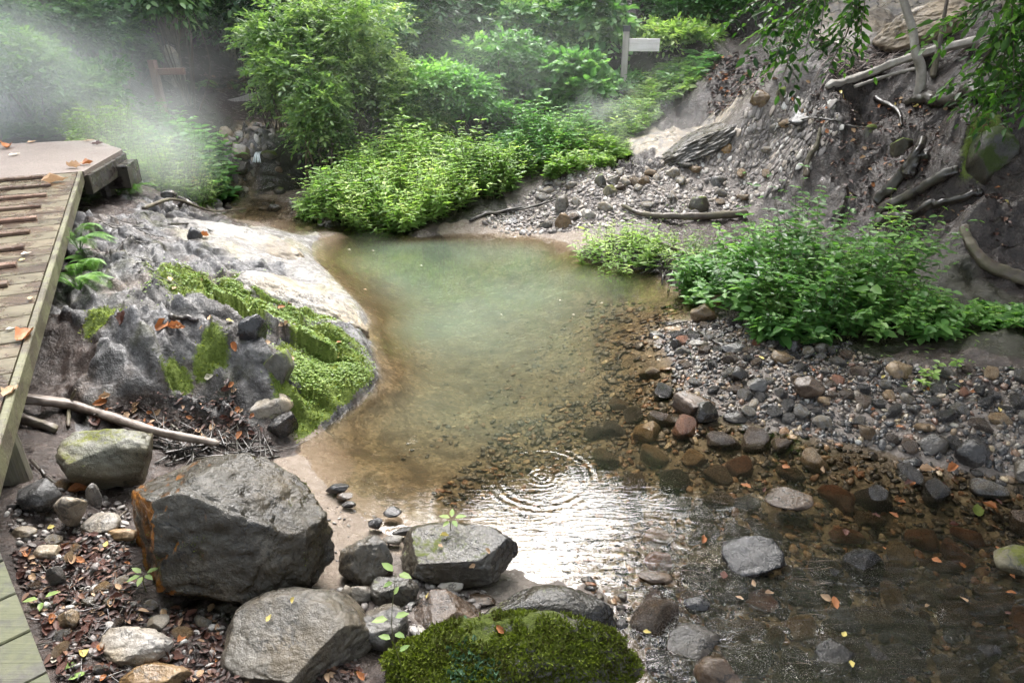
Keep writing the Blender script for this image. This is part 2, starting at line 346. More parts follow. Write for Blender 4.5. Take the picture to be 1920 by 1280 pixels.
# ------------------------------------------------------------------ ground material
def ground_material():
    m = Mat('wet ground'); geo = m.n('NewGeometry'); P = geo.outputs['Position']
    sep = m.n('SeparateColor', {0: m.attr('mask_a', 'Color')}); sp2 = m.n('SeparateColor', {0: m.attr('mask_b', 'Color')}); sp3 = m.n('SeparateColor', {0: m.attr('mask_c', 'Color')})
    n1 = m.noise(P, 2.2, 5); n2 = m.noise(P, 11, 6, .6); n3 = m.noise(P, 55, 4, .65); n4 = m.noise(P, 5, 4, .7, .6)
    vor = m.voro(P, 42, out='Color'); vs = m.n('SeparateColor', {0: vor}).outputs[0]
    sand = m.mix(n3, m.mix(n1, (.15, .115, .085), (.22, .178, .14)), m.mix(vs, (.13, .10, .075), (.235, .19, .155)))
    soil = m.ramp(m.math('ADD', m.math('MULTIPLY', n2, .6), m.math('MULTIPLY', n3, .4)), [(.3, (.012, .009, .008)), (.5, (.045, .033, .028)), (.62, (.085, .066, .056)), (.75, (.15, .12, .105))])
    crack = m.step(m.noise(P, 4.5, 6, .65, .8), .47, .5)
    rock = m.ramp(m.math('ADD', m.math('MULTIPLY', n2, .65), m.math('MULTIPLY', n4, .35)), [(.3, (.018, .017, .018)), (.44, (.065, .063, .064)), (.58, (.14, .137, .138)), (.76, (.3, .295, .29))])
    rock = m.mix(m.math('MULTIPLY', m.step(n1, .5, .64), .6), rock, (.11, .08, .06))
    spk = m.ramp(m.noise(P, 30, 7, .78), [(.36, (.35, .34, .34)), (.5, (.95, .95, .95)), (.66, (1.9, 1.88, 1.85))])
    rock = m.mix(.65, rock, spk, 'MULTIPLY')
    pale = m.ramp(m.math('ADD', m.math('MULTIPLY', n2, .5), m.math('MULTIPLY', n4, .5)), [(.3, (.07, .062, .055)), (.42, (.14, .13, .12)), (.58, (.27, .26, .25)), (.8, (.44, .43, .415))])
    pale = m.mix(m.math('MULTIPLY', m.step(n1, .5, .62), .5), pale, (.24, .215, .13))
    pale = m.mix(.6, pale, spk, 'MULTIPLY')
    shin = m.mix(n3, m.mix(vs, (.075, .065, .058), (.155, .135, .118)), m.mix(n2, (.10, .085, .075), (.22, .18, .155)))
    hill = m.ramp(m.math('ADD', m.math('MULTIPLY', n2, .6), m.math('MULTIPLY', n3, .4)), [(.3, (.008, .006, .006)), (.48, (.028, .021, .018)), (.6, (.062, .048, .04)), (.78, (.13, .105, .09))])
    slab = m.ramp(m.math('ADD', m.math('MULTIPLY', n4, .6), m.math('MULTIPLY', n2, .4)), [(.3, (.14, .115, .10)), (.45, (.26, .235, .215)), (.56, (.36, .30, .225)), (.7, (.56, .53, .5))])
    bedc = m.mix(m.step(n4, .4, .65), m.mix(vs, (.10, .08, .05), (.25, .205, .14)), m.mix(n3, (.028, .022, .015), (.13, .10, .062)))
    rbig = m.noise(P, .9, 4, .6)
    rock = m.mix(m.math('MULTIPLY', m.step(rbig, .48, .6), .75), rock, m.ramp(n2, [(.3, (.012, .011, .011)), (.6, (.055, .048, .042)), (.8, (.14, .125, .11))]))
    rock = m.mix(m.math('MULTIPLY', m.step(m.noise(P, 3.1, 4, .6), .55, .68), .5), rock, (.075, .075, .035))
    green = m.mix(n2, (.012, .011, .008), (.035, .034, .018))
    col = soil
    for f, c in ((sep.outputs[0], sand), (sep.outputs[1], rock), (sep.outputs[2], pale), (sp2.outputs[0], shin), (sp2.outputs[1], hill), (sp2.outputs[2], slab), (sp3.outputs[0], bedc), (sp3.outputs[1], green)):
        col = m.mix(m.step(m.math('ADD', f, m.math('MULTIPLY', m.math('SUBTRACT', n2, .5), .5)), .3, .62), col, c)
    col = m.mix(m.math('MULTIPLY', m.math('SUBTRACT', 1.0, crack), m.math('MULTIPLY', m.math('ADD', sep.outputs[1], sp2.outputs[1]), .0)), col, (.02, .018, .018))
    pz = m.n('SeparateXYZ', {0: P}).outputs[2]
    col = m.mix(m.math('MULTIPLY', m.step(pz, .0, -.035), m.math('SUBTRACT', 1.0, sep.outputs[0])), col, bedc)
    cr = m.step(m.math('ABSOLUTE', m.math('SUBTRACT', m.noise(m.n('Mapping', {'Vector': P, 'Rotation': (0, 0, R(38)), 'Scale': (.4, 1.5, 1)}).outputs[0], 1.9, 4, .6, .3), .5)), .016, .0)
    col = m.mix(m.math('MULTIPLY', cr, m.math('MULTIPLY', sp2.outputs[2], .7)), col, (.022, .02, .018))
    mf = m.step(m.math('ADD', m.math('MULTIPLY', sp3.outputs[2], 1.0), m.math('MULTIPLY', m.math('SUBTRACT', n3, .5), 1.1)), .36, .72)
    mossc = m.mix(n3, (.03, .045, .008), (.16, .215, .035))
    col = m.mix(mf, col, mossc)
    rough = m.mix(mf, m.mix(n2, (.06, .06, .06), (.42, .42, .42)), (.9, .9, .9))
    h = m.math('ADD', m.math('MULTIPLY', n2, .02), m.math('ADD', m.math('MULTIPLY', n3, .012), m.math('MULTIPLY', m.noise(P, 160, 3, .7), .004)))
    h = m.math('SUBTRACT', h, m.math('MULTIPLY', m.math('MULTIPLY', cr, sp2.outputs[2]), .012))
    return m.done(m.pbsdf(col, rough, m.bump(h, 1.0, 1.0), .36))
M_GROUND = ground_material()
def colour_attr(me, name, arr):
    a = me.attributes.new(name, 'FLOAT_COLOR', 'POINT')
    a.data.foreach_set('color', np.concatenate([arr, np.ones((len(arr), 1))], 1).astype(np.float32).ravel())
nx, ny = len(GX), len(GY)
ii = (np.arange(ny-1)[:, None]*nx + np.arange(nx-1)[None]).ravel()
FQ = np.stack([ii, ii+1, ii+nx+1, ii+nx], 1)
fw = WT[FQ].mean(1); fy = gy[FQ].mean(1); fx = gx[FQ].mean(1); fz = GZ[FQ].mean(1)
dom = fw.argmax(1)
# one sheet each for the four kinds of ground, cut along the lines where they meet
zone = np.zeros(len(FQ), int)
zone[(fx < -.8) & np.isin(dom, [CLS.index('rock'), CLS.index('pale')]) & (fy < 9)] = 1
zone[np.isin(dom, [CLS.index('hill'), CLS.index('slab')])] = 2
zone[(dom == CLS.index('bed')) & (fz < .0)] = 3
V3 = np.stack([gx, gy, GZ], 1)
VN = None
for zi, nm in enumerate(['ground', 'rock_bank', 'hillside', 'stream_bed']):
    f = FQ[zone == zi]; used = np.unique(f); remap = np.full(len(gx), -1); remap[used] = np.arange(len(used))
    mb = MB(); mb.add(V3[used], remap[f])
    o = mb.build(nm, M_GROUND); me = o.data
    colour_attr(me, 'mask_a', np.stack([cw('sand'), cw('rock'), cw('pale')], 1)[used])
    colour_attr(me, 'mask_b', np.stack([cw('shingle'), cw('hill'), cw('slab')], 1)[used])
    colour_attr(me, 'mask_c', np.stack([cw('bed'), cw('green'), moss], 1)[used])
    tag(o, {'ground': 'muddy litter strewn ground with sand strip around the pool', 'rock_bank': 'bare grey and pale bedrock sloping from the boardwalk into the pool', 'hillside': 'dark wet landslide slope with pale weathered rock slab at right', 'stream_bed': 'brown sandy bed under the clear pool and stream'}[nm], kind='structure')
# ================================================================== WATER
def water_material():
    m = Mat('pool water'); P = m.n('NewGeometry').outputs['Position']
    dep = m.attr('depth')
    sx = m.n('SeparateXYZ', {0: P}); X, Y = sx.outputs[0], sx.outputs[1]
    def ring(c, lam, r0, wid, amp):
        d = m.vmath('DISTANCE', P, tuple(c)); u = m.math('DIVIDE', m.math('SUBTRACT', d, r0), wid)
        env = m.math('EXPONENT', m.math('MULTIPLY', m.math('MULTIPLY', u, u), -1.0))
        return m.math('MULTIPLY', m.math('MULTIPLY', m.math('SINE', m.math('MULTIPLY', d, 2*PI/lam)), env), amp)
    c1, c2 = W(1015, 893, 0), W(795, 778, 0)
    h = m.math('ADD', ring(c1, .034, .02, .08, .0003), ring(c1, .05, .27, .06, .00035))
    h = m.math('ADD', h, ring(c2, .045, .25, .06, .0004))
    h = m.math('ADD', h, ring(W(1150, 1060, 0), .04, .14, .08, .0003))
    h = m.math('ADD', h, ring(W(770, 835, 0), .03, .03, .03, .0003))
    h = m.math('MULTIPLY', h, m.step(m.noise(P, 7, 3, .6), .3, .62, .25, 1.3))
    fl = math.atan2(-.45, 1.5)
    mp = m.n('Mapping', {'Vector': P, 'Rotation': (0, 0, -fl), 'Scale': (1.0, 3.6, 1.0)}, vector_type='POINT').outputs[0]
    fast = m.step(Y, 2.95, 2.25); right = m.step(X, .1, .9)
    glare = m.step(m.vmath('DISTANCE', P, tuple(W(1060, 1000, 0))), .7, .1)
    fine = m.math('MULTIPLY', m.noise(mp, 13, 3, .5, .6), m.math('ADD', m.math('MULTIPLY', glare, .0015), .0003))
    run = m.math('MULTIPLY', m.math('ADD', m.noise(mp, 5.5, 4, .5, 1.0), m.math('MULTIPLY', m.noise(mp, 22, 2, .5, .5), .10)), m.math('MULTIPLY', fast, m.math('ADD', m.math('MULTIPLY', right, .030), .0034)))
    calm = m.math('MULTIPLY', m.noise(P, 5.0, 2, .4), .0007)
    h = m.math('ADD', m.math('ADD', h, fine), m.math('ADD', run, calm))
    nrm = m.bump(h, 1.0, 1.0)
    trans = m.n('BsdfTransparent', {'Color': m.ramp(dep, [(0, (.97, .93, .86)), (.10, (.67, .60, .48)), (.2, (.76, .75, .63)), (.34, (.82, .88, .78))])}).outputs[0]
    silt = m.n('BsdfDiffuse', {'Color': m.mix(m.step(dep, .08, .36), (.165, .16, .115), (.13, .17, .125))}).outputs[0]
    cloud = m.noise(P, 1.3, 3, .55)
    mixed = m.n('MixShader', {0: m.math('MULTIPLY', m.step(dep, .03, .36), m.math('ADD', .06, m.math('MULTIPLY', cloud, .5))), 1: trans, 2: silt}).outputs[0]
    gl = m.n('BsdfGlossy', {'Color': (1, 1, 1), 'Roughness': .02, 'Normal': nrm}).outputs[0]
    fr = m.n('Fresnel', {'IOR': 1.333, 'Normal': nrm}).outputs[0]
    return m.done(m.n('MixShader', {0: fr, 1: mixed, 2: gl}).outputs[0])
M_WATER = water_material()
wx = np.arange(-3.6, 4.2, .04); wy = np.arange(-.8, 9.9, .04)
mx, my = np.meshgrid(wx, wy); mx = mx.ravel(); my = my.ravel()
tz = gz(mx, my)
k = (np.arange(len(wy)-1)[:, None]*len(wx) + np.arange(len(wx)-1)[None]).ravel()
F = np.stack([k, k+1, k+len(wx)+1, k+len(wx)], 1)
F = F[(tz[F].min(1) < .0)]
mb = MB(); used = np.unique(F); rm = np.full(len(mx), -1); rm[used] = np.arange(len(used))
mb.add(np.stack([mx, my, np.zeros_like(mx)], 1)[used], rm[F])
water = mb.build('water', M_WATER)
a = water.data.attributes.new('depth', 'FLOAT', 'POINT'); a.data.foreach_set('value', np.clip(-tz[used], 0, 2).astype(np.float32))
tag(water, 'clear shallow hot spring pool with raindrop rings and a brown bed', kind='structure')
# the rill running down into the pool
up_ = np.array([0, 0, .035])
SP = [hit(a, b)+up_ for a, b in ((415, 392), (440, 365), (455, 345), (466, 328), (478, 314), (486, 307))]
SP2 = [hit(a, b)+up_*1.4 for a, b in ((487, 298), (496, 284), (504, 268), (512, 256))]
def ribbon(P, hw, n=24):
    c = spline(P, n); T = unit(np.gradient(c, axis=0)*np.array([1, 1, 0])); s = np.stack([T[:, 1], -T[:, 0], 0*T[:, 0]], 1)
    u = np.linspace(-1, 1, 9)
    V = c[:, None] + s[:, None]*u[None, :, None]*np.asarray(hw).reshape(-1, 1, 1)
    i = (np.arange(n-1)[:, None]*9 + np.arange(8)[None]).ravel()
    return V.reshape(-1, 3), np.stack([i, i+1, i+10, i+9], 1)
def rill_material():
    m = Mat('rill water'); P = m.n('NewGeometry').outputs['Position']
    nrm = m.bump(m.noise(P, 14, 4, .6, .8), .025, 1.0)
    trans = m.n('BsdfTransparent', {'Color': (.9, .87, .8)}).outputs[0]
    gl = m.n('BsdfGlossy', {'Color': (1, 1, 1), 'Roughness': .05, 'Normal': nrm}).outputs[0]
    return m.done(m.n('MixShader', {0: m.n('Fresnel', {'IOR': 1.333, 'Normal': nrm}).outputs[0], 1: trans, 2: gl}).outputs[0])
M_RILL = rill_material()
mb = MB(); mb.add(*ribbon(SP, np.linspace(.7, .45, 24))); mb.add(*ribbon(SP2, np.linspace(.10, .4, 24)))
tag(mb.build('stream_water', M_RILL), 'thin stream running between stones down into the pool', kind='structure')
# the little fall between the two boulders at the stream head
fa, fb = SP2[0] + np.array([0, 0, .05]), SP[-1] + np.array([0, -.02, .0]); mb = MB(); rf = np.random.RandomState(2)
for i in range(6):
    o = np.array([(i-2.5)*.014, rf.normal()*.01, 0]); c = spline([fa+o, fa*.6+fb*.4+o+np.array([0, -.05, .02]), fb+o*1.6+np.array([0, -.06, 0])], 10)
    tube(mb, c, np.linspace(.004, .007, 10)*rf.uniform(.7, 1.3), 6)
m = Mat('white water'); wf = mb.build('waterfall', m.done(m.pbsdf((.75, .78, .8), .15)))
tag(wf, 'tiny white waterfall dropping between the boulders at the stream head', 'waterfall')
# ================================================================== STONES AND BOULDERS
_ico = {}
def ico(n):
    if n not in _ico:
        bm = bmesh.new(); bmesh.ops.create_icosphere(bm, subdivisions=n, radius=1.0)
        _ico[n] = (np.array([v.co for v in bm.verts]), np.array([[v.index for v in f.verts] for f in bm.faces])); bm.free()
    return _ico[n]
def rock_shape(seed, n=4, cuts=10, lo=.55, hi=.88, rough=.05, planes=(), soft=.93, stretch=(1, 1, 1), pits=0.0):
    """a chiselled stone filling the box -1..1"""
    r = np.random.RandomState(seed); v, f = ico(n); v = v.copy()
    v = v*(1 + .16*fbm(v*.9 + seed*3.1, 2))[:, None]*np.array(stretch)
    PL = [(unit(np.array(p[:3], float)), p[3]) for p in planes]
    for _ in range(cuts):
        d = unit(r.normal(size=3)); PL.append((d, r.uniform(lo, hi)))
    for d, h in PL:
        e = v @ d - h; v = v - d*(np.maximum(e, 0)*soft)[:, None]
    nrm = unit(v)
    v = v + nrm*(rough*(fbm(v*2.3 + seed, 4) + .4*fbm(v*7 + seed, 4) - .5*np.clip(1-np.abs(NZ(v*2.1 + seed*1.3))*9, 0, 1) + .25*ridged(v*5 + seed, 3)-.25))[:, None]
    if pits: v = v - nrm*(pits*np.clip(ridged(v*3.1 + seed, 3)-1.0, 0, 1))[:, None]
    lo_, hi_ = v.min(0), v.max(0)
    return (v - (lo_+hi_)/2)/((hi_-lo_)/2), f
def stone_material(name, cols, rough=(.25, .55), moss=0.0, moss_col=((.03, .05, .008), (.17, .22, .03)), stain=None, speck=.3, scale=1.0, moss_up=.2, bump=.012):
    m = Mat(name); V = m.objvec() ; geo = m.n('NewGeometry'); N = geo.outputs['Normal']; P = geo.outputs['Position']
    n1 = m.noise(V, 3.5*scale, 5, .6, .3); n2 = m.noise(V, 14*scale, 6, .62); n3 = m.noise(V, 70*scale, 4, .7)
    f = m.math('ADD', m.math('MULTIPLY', n1, .45), m.math('ADD', m.math('MULTIPLY', n2, .35), m.math('MULTIPLY', n3, .2)))
    col = m.ramp(f, [(.32, cols[0]), (.5, cols[1]), (.68, cols[2])])
    rnd = m.n('ObjectInfo').outputs['Random']
    col = m.mix(1.0, col, m.ramp(rnd, [(0, (.65, .65, .65)), (1, (1.3, 1.3, 1.3))]), 'MULTIPLY')
    col = m.mix(m.math('MULTIPLY', m.step(n3, .62, .72), speck), col, tuple(min(1, c*1.5+.06) for c in cols[2]))
    col = m.mix(m.math('MULTIPLY', m.step(m.noise(V, 1.7*scale, 4, .6, .4), .38, .58), .8), col, m.mix(1.0, col, (.72, .58, .36), 'MULTIPLY'))
    crk = m.step(m.math('ABSOLUTE', m.math('SUBTRACT', m.noise(V, 2.6*scale, 6, .65, .6), .5)), .014, 0)
    col = m.mix(m.math('MULTIPLY', crk, .8), col, tuple(c*.35 for c in cols[0]))
    lch = m.math('MULTIPLY', m.step(m.noise(V, 7*scale, 5, .7, .4), .58, .66), m.step(n3, .4, .55)); col = m.mix(m.math('MULTIPLY', lch, .3), col, tuple(min(1, c*1.55+.03) for c in cols[2]))
    up = m.n('SeparateXYZ', {0: N}).outputs[2]
    if stain:   # a rust coloured streak on one face of the stone
        d = m.vmath('DOT_PRODUCT', N, tuple(unit(np.array(stain[0]))))
        col = m.mix(m.math('MULTIPLY', m.step(d, stain[1], stain[1]+.25), m.step(m.noise(V, 5, 5, .6), .38, .56)), col, m.mix(n2, stain[2], stain[3]))
    ro = m.step(n2, .35, .65, rough[0], rough[1])
    if moss > 0:
        mf = m.step(m.math('ADD', m.math('MULTIPLY', up, moss_up), m.math('ADD', m.math('MULTIPLY', n1, .75), m.math('MULTIPLY', n3, .3))), 1.0-moss, 1.0-moss+.1)
        mcol = m.mix(n3, moss_col[0], moss_col[1])
        col = m.mix(mf, col, mcol); ro = m.mix(mf, m.n('CombineXYZ', {0: ro, 1: ro, 2: ro}).outputs[0], (.95, .95, .95))
    h = m.math('ADD', m.math('MULTIPLY', n2, 1.0), m.math('ADD', m.math('MULTIPLY', n3, .35), m.math('MULTIPLY', m.noise(V, 190*scale, 2, .7), .12)))
    return m.done(m.pbsdf(col, ro, m.bump(h, bump, 1.0), .5))
MS = {
 'dark': stone_material('dark wet stone', [(.010, .010, .011), (.03, .029, .031), (.085, .082, .086)], (.08, .3)),
 'grey': stone_material('grey stone', [(.035, .034, .033), (.095, .092, .09), (.2, .195, .19)], (.14, .42)),
 'brown': stone_material('brown stone', [(.022, .016, .012), (.065, .046, .034), (.15, .11, .08)], (.1, .36)),
 'tan': stone_material('tan stone', [(.07, .05, .03), (.19, .135, .08), (.33, .25, .16)], (.2, .45)),
 'red': stone_material('reddish stone', [(.07, .03, .018), (.18, .075, .04), (.3, .14, .08)], (.22, .5)),
 'pale': stone_material('pale stone', [(.11, .10, .09), (.25, .235, .215), (.42, .40, .375)], (.25, .55)),
 'mossy': stone_material('mossy stone', [(.03, .03, .025), (.09, .088, .075), (.2, .19, .17)], (.3, .6), moss=.42),
 'paleboulder': stone_material('pale boulder with moss', [(.08, .08, .06), (.21, .21, .17), (.4, .4, .36)], (.35, .6), moss=.34, moss_col=((.045, .042, .008), (.15, .165, .025))),
 'bigboulder': stone_material('dark boulder with rust stain', [(.010, .009, .006), (.038, .033, .023), (.115, .102, .08)], (.1, .36), moss=.26, moss_col=((.015, .022, .006), (.06, .08, .015)), stain=((-.93, -.3, .12), .45, (.12, .045, .012), (.42, .17, .03)), scale=.8, moss_up=.05, bump=.02),
 'mossshade': stone_material('mossy stone darkened for shade', [(.012, .012, .011), (.035, .034, .03), (.08, .078, .07)], (.3, .6), moss=.46, moss_col=((.012, .02, .003), (.05, .075, .012))),  # mossy tones darkened to stand in for shade on the slope
 'wetflat': stone_material('wet flat boulder', [(.018, .017, .016), (.06, .058, .055), (.15, .146, .14)], (.07, .28), moss=.27, scale=.7, bump=.016, moss_col=((.02, .028, .005), (.11, .13, .02))),
 'roundgrey': stone_material('matt grey boulder', [(.038, .034, .028), (.078, .07, .058), (.13, .118, .10)], (.2, .45), moss=.1, scale=1.2, bump=.012),
 'mossboulder': stone_material('boulder under moss', [(.03, .03, .024), (.08, .076, .066), (.17, .16, .14)], (.2, .5), moss=.42, moss_up=.2, moss_col=((.012, .02, .002), (.11, .14, .012)), bump=.03),
}
def boulder(name, label, px0, px1, py0, py1, zb, mat, seed, ratio=.8, sink=.3, cat='boulder', parent_group=None, n=5, ztop=None, yoff=0.0, hmul=1.0, **kw):
    """a stone whose outline fills the given box of the photograph; zb = height of the ground at its foot"""
    v, f = rock_shape(seed, n, **kw); cx = (px0+px1)/2; p = W(cx, py1, zb)
    wd = (px1-px0)/FPX*depth_of(p); D = ratio*wd; H = max((py1-py0)/FPX*depth_of(p)*.8, wd*.2); x, y = p[0], p[1] + D*.42
    def place():
        hz = H*(1+sink)/2; return v*np.array([wd/2, D/2, hz]) + np.array([x, y, zb + H - hz])
    for _ in range(14):      # settle size and place until the outline fits the box
        q = place(); q = q[q[:, 2] > zb - .005]; d = depth_of(q.T)
        X = 960 + FPX*q[:, 0]/d; Y = 640 - FPX*((q[:, 2]-CAMZ)*CP_ + q[:, 1]*SP_)/d
        dm = d.mean(); wd *= np.clip((px1-px0)/max(X.max()-X.min(), 1), .8, 1.25); x += (cx-(X.max()+X.min())/2)/FPX*dm*.9
        y -= (py1-Y.max())/FPX*dm*.7; e = (Y.min()-py0)/FPX*dm
        H = H + e*.6
        if H < wd*.26: H = wd*.26; D *= .93
        D = min(D, wd*ratio)
    H *= hmul; w_ = place(); c = np.array([x, y, zb + H - H*(1+sink)/2])
    mb = MB(); mb.add(w_-c, f); o = mb.build(name, MS[mat])
    o.location = c
    return tag(o, label, cat, parent_group)
B = boulder
BIG = B('boulder', 'big dark angular boulder with a rust orange streak on its left face', 246, 628, 848, 1142, .15, 'bigboulder', 5, .75, .25, n=6, cuts=4, lo=.75, hi=.92, rough=.045, pits=.05,
  planes=[(-.88, -.46, .12, .50), (.2, -.86, .46, .5), (.55, -.1, .83, .60), (-.45, .2, .85, .72), (.95, -.3, .1, .8), (-.2, -.75, -.6, .7), (.6, -.75, .2, .66)], soft=.97)
B('boulder', 'pale boulder with yellow green moss lying left behind the big dark boulder', 103, 288, 803, 912, .27, 'paleboulder', 12, .8, .3, cuts=7, planes=[(0, -.3, .9, .6), (.3, -.8, -.5, .6)])
B('boulder', 'smooth matt grey boulder with a flat oval top at the bottom edge', 412, 705, 1098, 1295, .12, 'roundgrey', 8, 1.0, .3, n=6, cuts=3, lo=.8, hi=.95, rough=.03, planes=[(-.25, -.45, .86, .52), (.75, -.6, .1, .74)], soft=.96)
B('boulder', 'grey white wet stone with a hollow, left of the oval topped boulder', 178, 326, 1172, 1256, .21, 'pale', 31, .75, .3, cat='stone', cuts=8, planes=[(-.4, -.3, .85, .5)], pits=.1)
B('boulder', 'buff stone cut by the bottom edge below the hollowed white stone', 222, 362, 1240, 1310, .2, 'tan', 17, .8, .3, cat='stone', cuts=7)
B('boulder', 'flat topped wet grey boulder with a moss spot standing at the pool edge', 750, 972, 976, 1104, .06, 'wetflat', 23, .72, .3, n=6, cuts=3, lo=.78, hi=.92, rough=.04, planes=[(-.1, -.18, .97, .56), (0, -.97, .1, .7), (.9, -.4, .1, .74), (-.9, -.2, .2, .78)], soft=.95)
B('boulder', 'long smooth grey boulder half in water behind the moss covered boulder', 902, 1158, 1094, 1215, .02, 'wetflat', 41, .8, .4, n=6, cuts=4, lo=.82, hi=.95, rough=.035)
B('boulder', 'big boulder thickly covered in green moss at the bottom of the picture', 712, 1205, 1142, 1350, .05, 'mossboulder', 52, .75, .3, n=6, cuts=5, lo=.72, hi=.92, rough=.07, planes=[(-.5, -.2, .8, .62)])
MOSSB = bpy.context.scene.objects[-1] if False else COL.objects[-1]
B('boulder', 'rounded brown boulder between the flat topped boulder and the moss covered one', 768, 902, 1103, 1192, .06, 'brown', 61, .8, .3, cuts=7, planes=[(-.3, -.2, .9, .6)])
B('boulder', 'half buried grey boulder in the sand right of the big rust streaked boulder', 634, 738, 1002, 1108, .07, 'grey', 66, .9, .5, cuts=6, rough=.06)
B('boulder', 'grey boulder with a wet top below the left end of the flat topped boulder', 692, 786, 1080, 1146, .08, 'wetflat', 68, .8, .3, cuts=7)
B('boulder', 'rough pale grey boulder beside the smooth oval topped boulder', 664, 768, 1130, 1226, .09, 'grey', 71, .9, .3, cuts=8, rough=.06)
SM = 'small foreground stones'
for i, (x0, x1, y0, y1, z, mt, lb) in enumerate([
 (632, 662, 1096, 1132, .1, 'pale', 'small pale stone stacked right of the oval topped boulder'),
 (650, 700, 1098, 1140, .09, 'grey', 'grey wedge shaped stone under the half buried boulder'),
 (640, 690, 1140, 1170, .1, 'brown', 'brown flat stone in the gap behind the oval topped boulder'),
 (760, 808, 1170, 1206, .08, 'pale', 'pale stone tucked under the rounded brown boulder'),
 (735, 760, 1085, 1110, .08, 'tan', 'tan pebble at the foot of the flat topped boulder'),
 (820, 870, 1090, 1110, .07, 'pale', 'pale pebble in front of the flat topped boulder'),
 (880, 930, 1110, 1140, .05, 'brown', 'brown pebble between two wet grey boulders'),
 (610, 655, 905, 926, .02, 'dark', 'dark stone, the first of three in a line on the sand edge'),
 (630, 662, 922, 940, .02, 'brown', 'brown stone, middle of three in a line on the sand edge'),
 (640, 668, 938, 952, .02, 'dark', 'dark stone, nearest of three in a line on the sand edge'),
 (718, 754, 948, 970, .02, 'dark', 'dark stone with a yellow leaf at the sand edge'),
 (690, 718, 970, 992, .03, 'dark', 'dark stone on the sand behind the flat topped boulder'),
 (735, 790, 986, 1006, .02, 'dark', 'low dark stone touching the flat topped boulder from behind'),
 (715, 755, 1002, 1022, .04, 'grey', 'grey slab like stone left of the flat topped boulder'),
 (100, 165, 930, 985, .3, 'pale', 'pale stone below the mossy pale boulder by the dry leaf'),
 (150, 228, 960, 1000, .26, 'pale', 'wide pale stone between the mossy pale boulder and the litter'),
 (160, 192, 905, 946, .3, 'grey', 'grey stone beneath the brown curled leaf'),
 (30, 118, 895, 962, .32, 'grey', 'broad grey stone at the foot of the wooden post'),
 (60, 115, 1020, 1048, .29, 'pale', 'pale flat stone in the litter near the boardwalk corner'),
 (20, 70, 985, 1012, .31, 'pale', 'bleached stone by the left frame edge'),
 (185, 228, 1112, 1142, .24, 'grey', 'grey stone left of the seedling'),
 (150, 182, 1117, 1140, .25, 'grey', 'small grey stone left of the twin by the seedling'),
 (105, 150, 1140, 1180, .26, 'tan', 'tan stone sunk in the leaf litter'),
 (275, 318, 1150, 1182, .2, 'pale', 'upright pale stone behind the hollowed stone'),
 (400, 450, 1125, 1150, .14, 'grey', 'blue grey stone against the foot of the big boulder'),
 (85, 125, 1060, 1100, .27, 'grey', 'rough grey stone in the litter near the boardwalk edge'),
 (200, 260, 990, 1015, .25, 'tan', 'tan stone below the big boulder\'s left face'),
 ]):
    B('stone', lb, x0, x1, y0, y1, z, mt, 100+i*3, .85, .3, cat='stone', n=4, cuts=8)
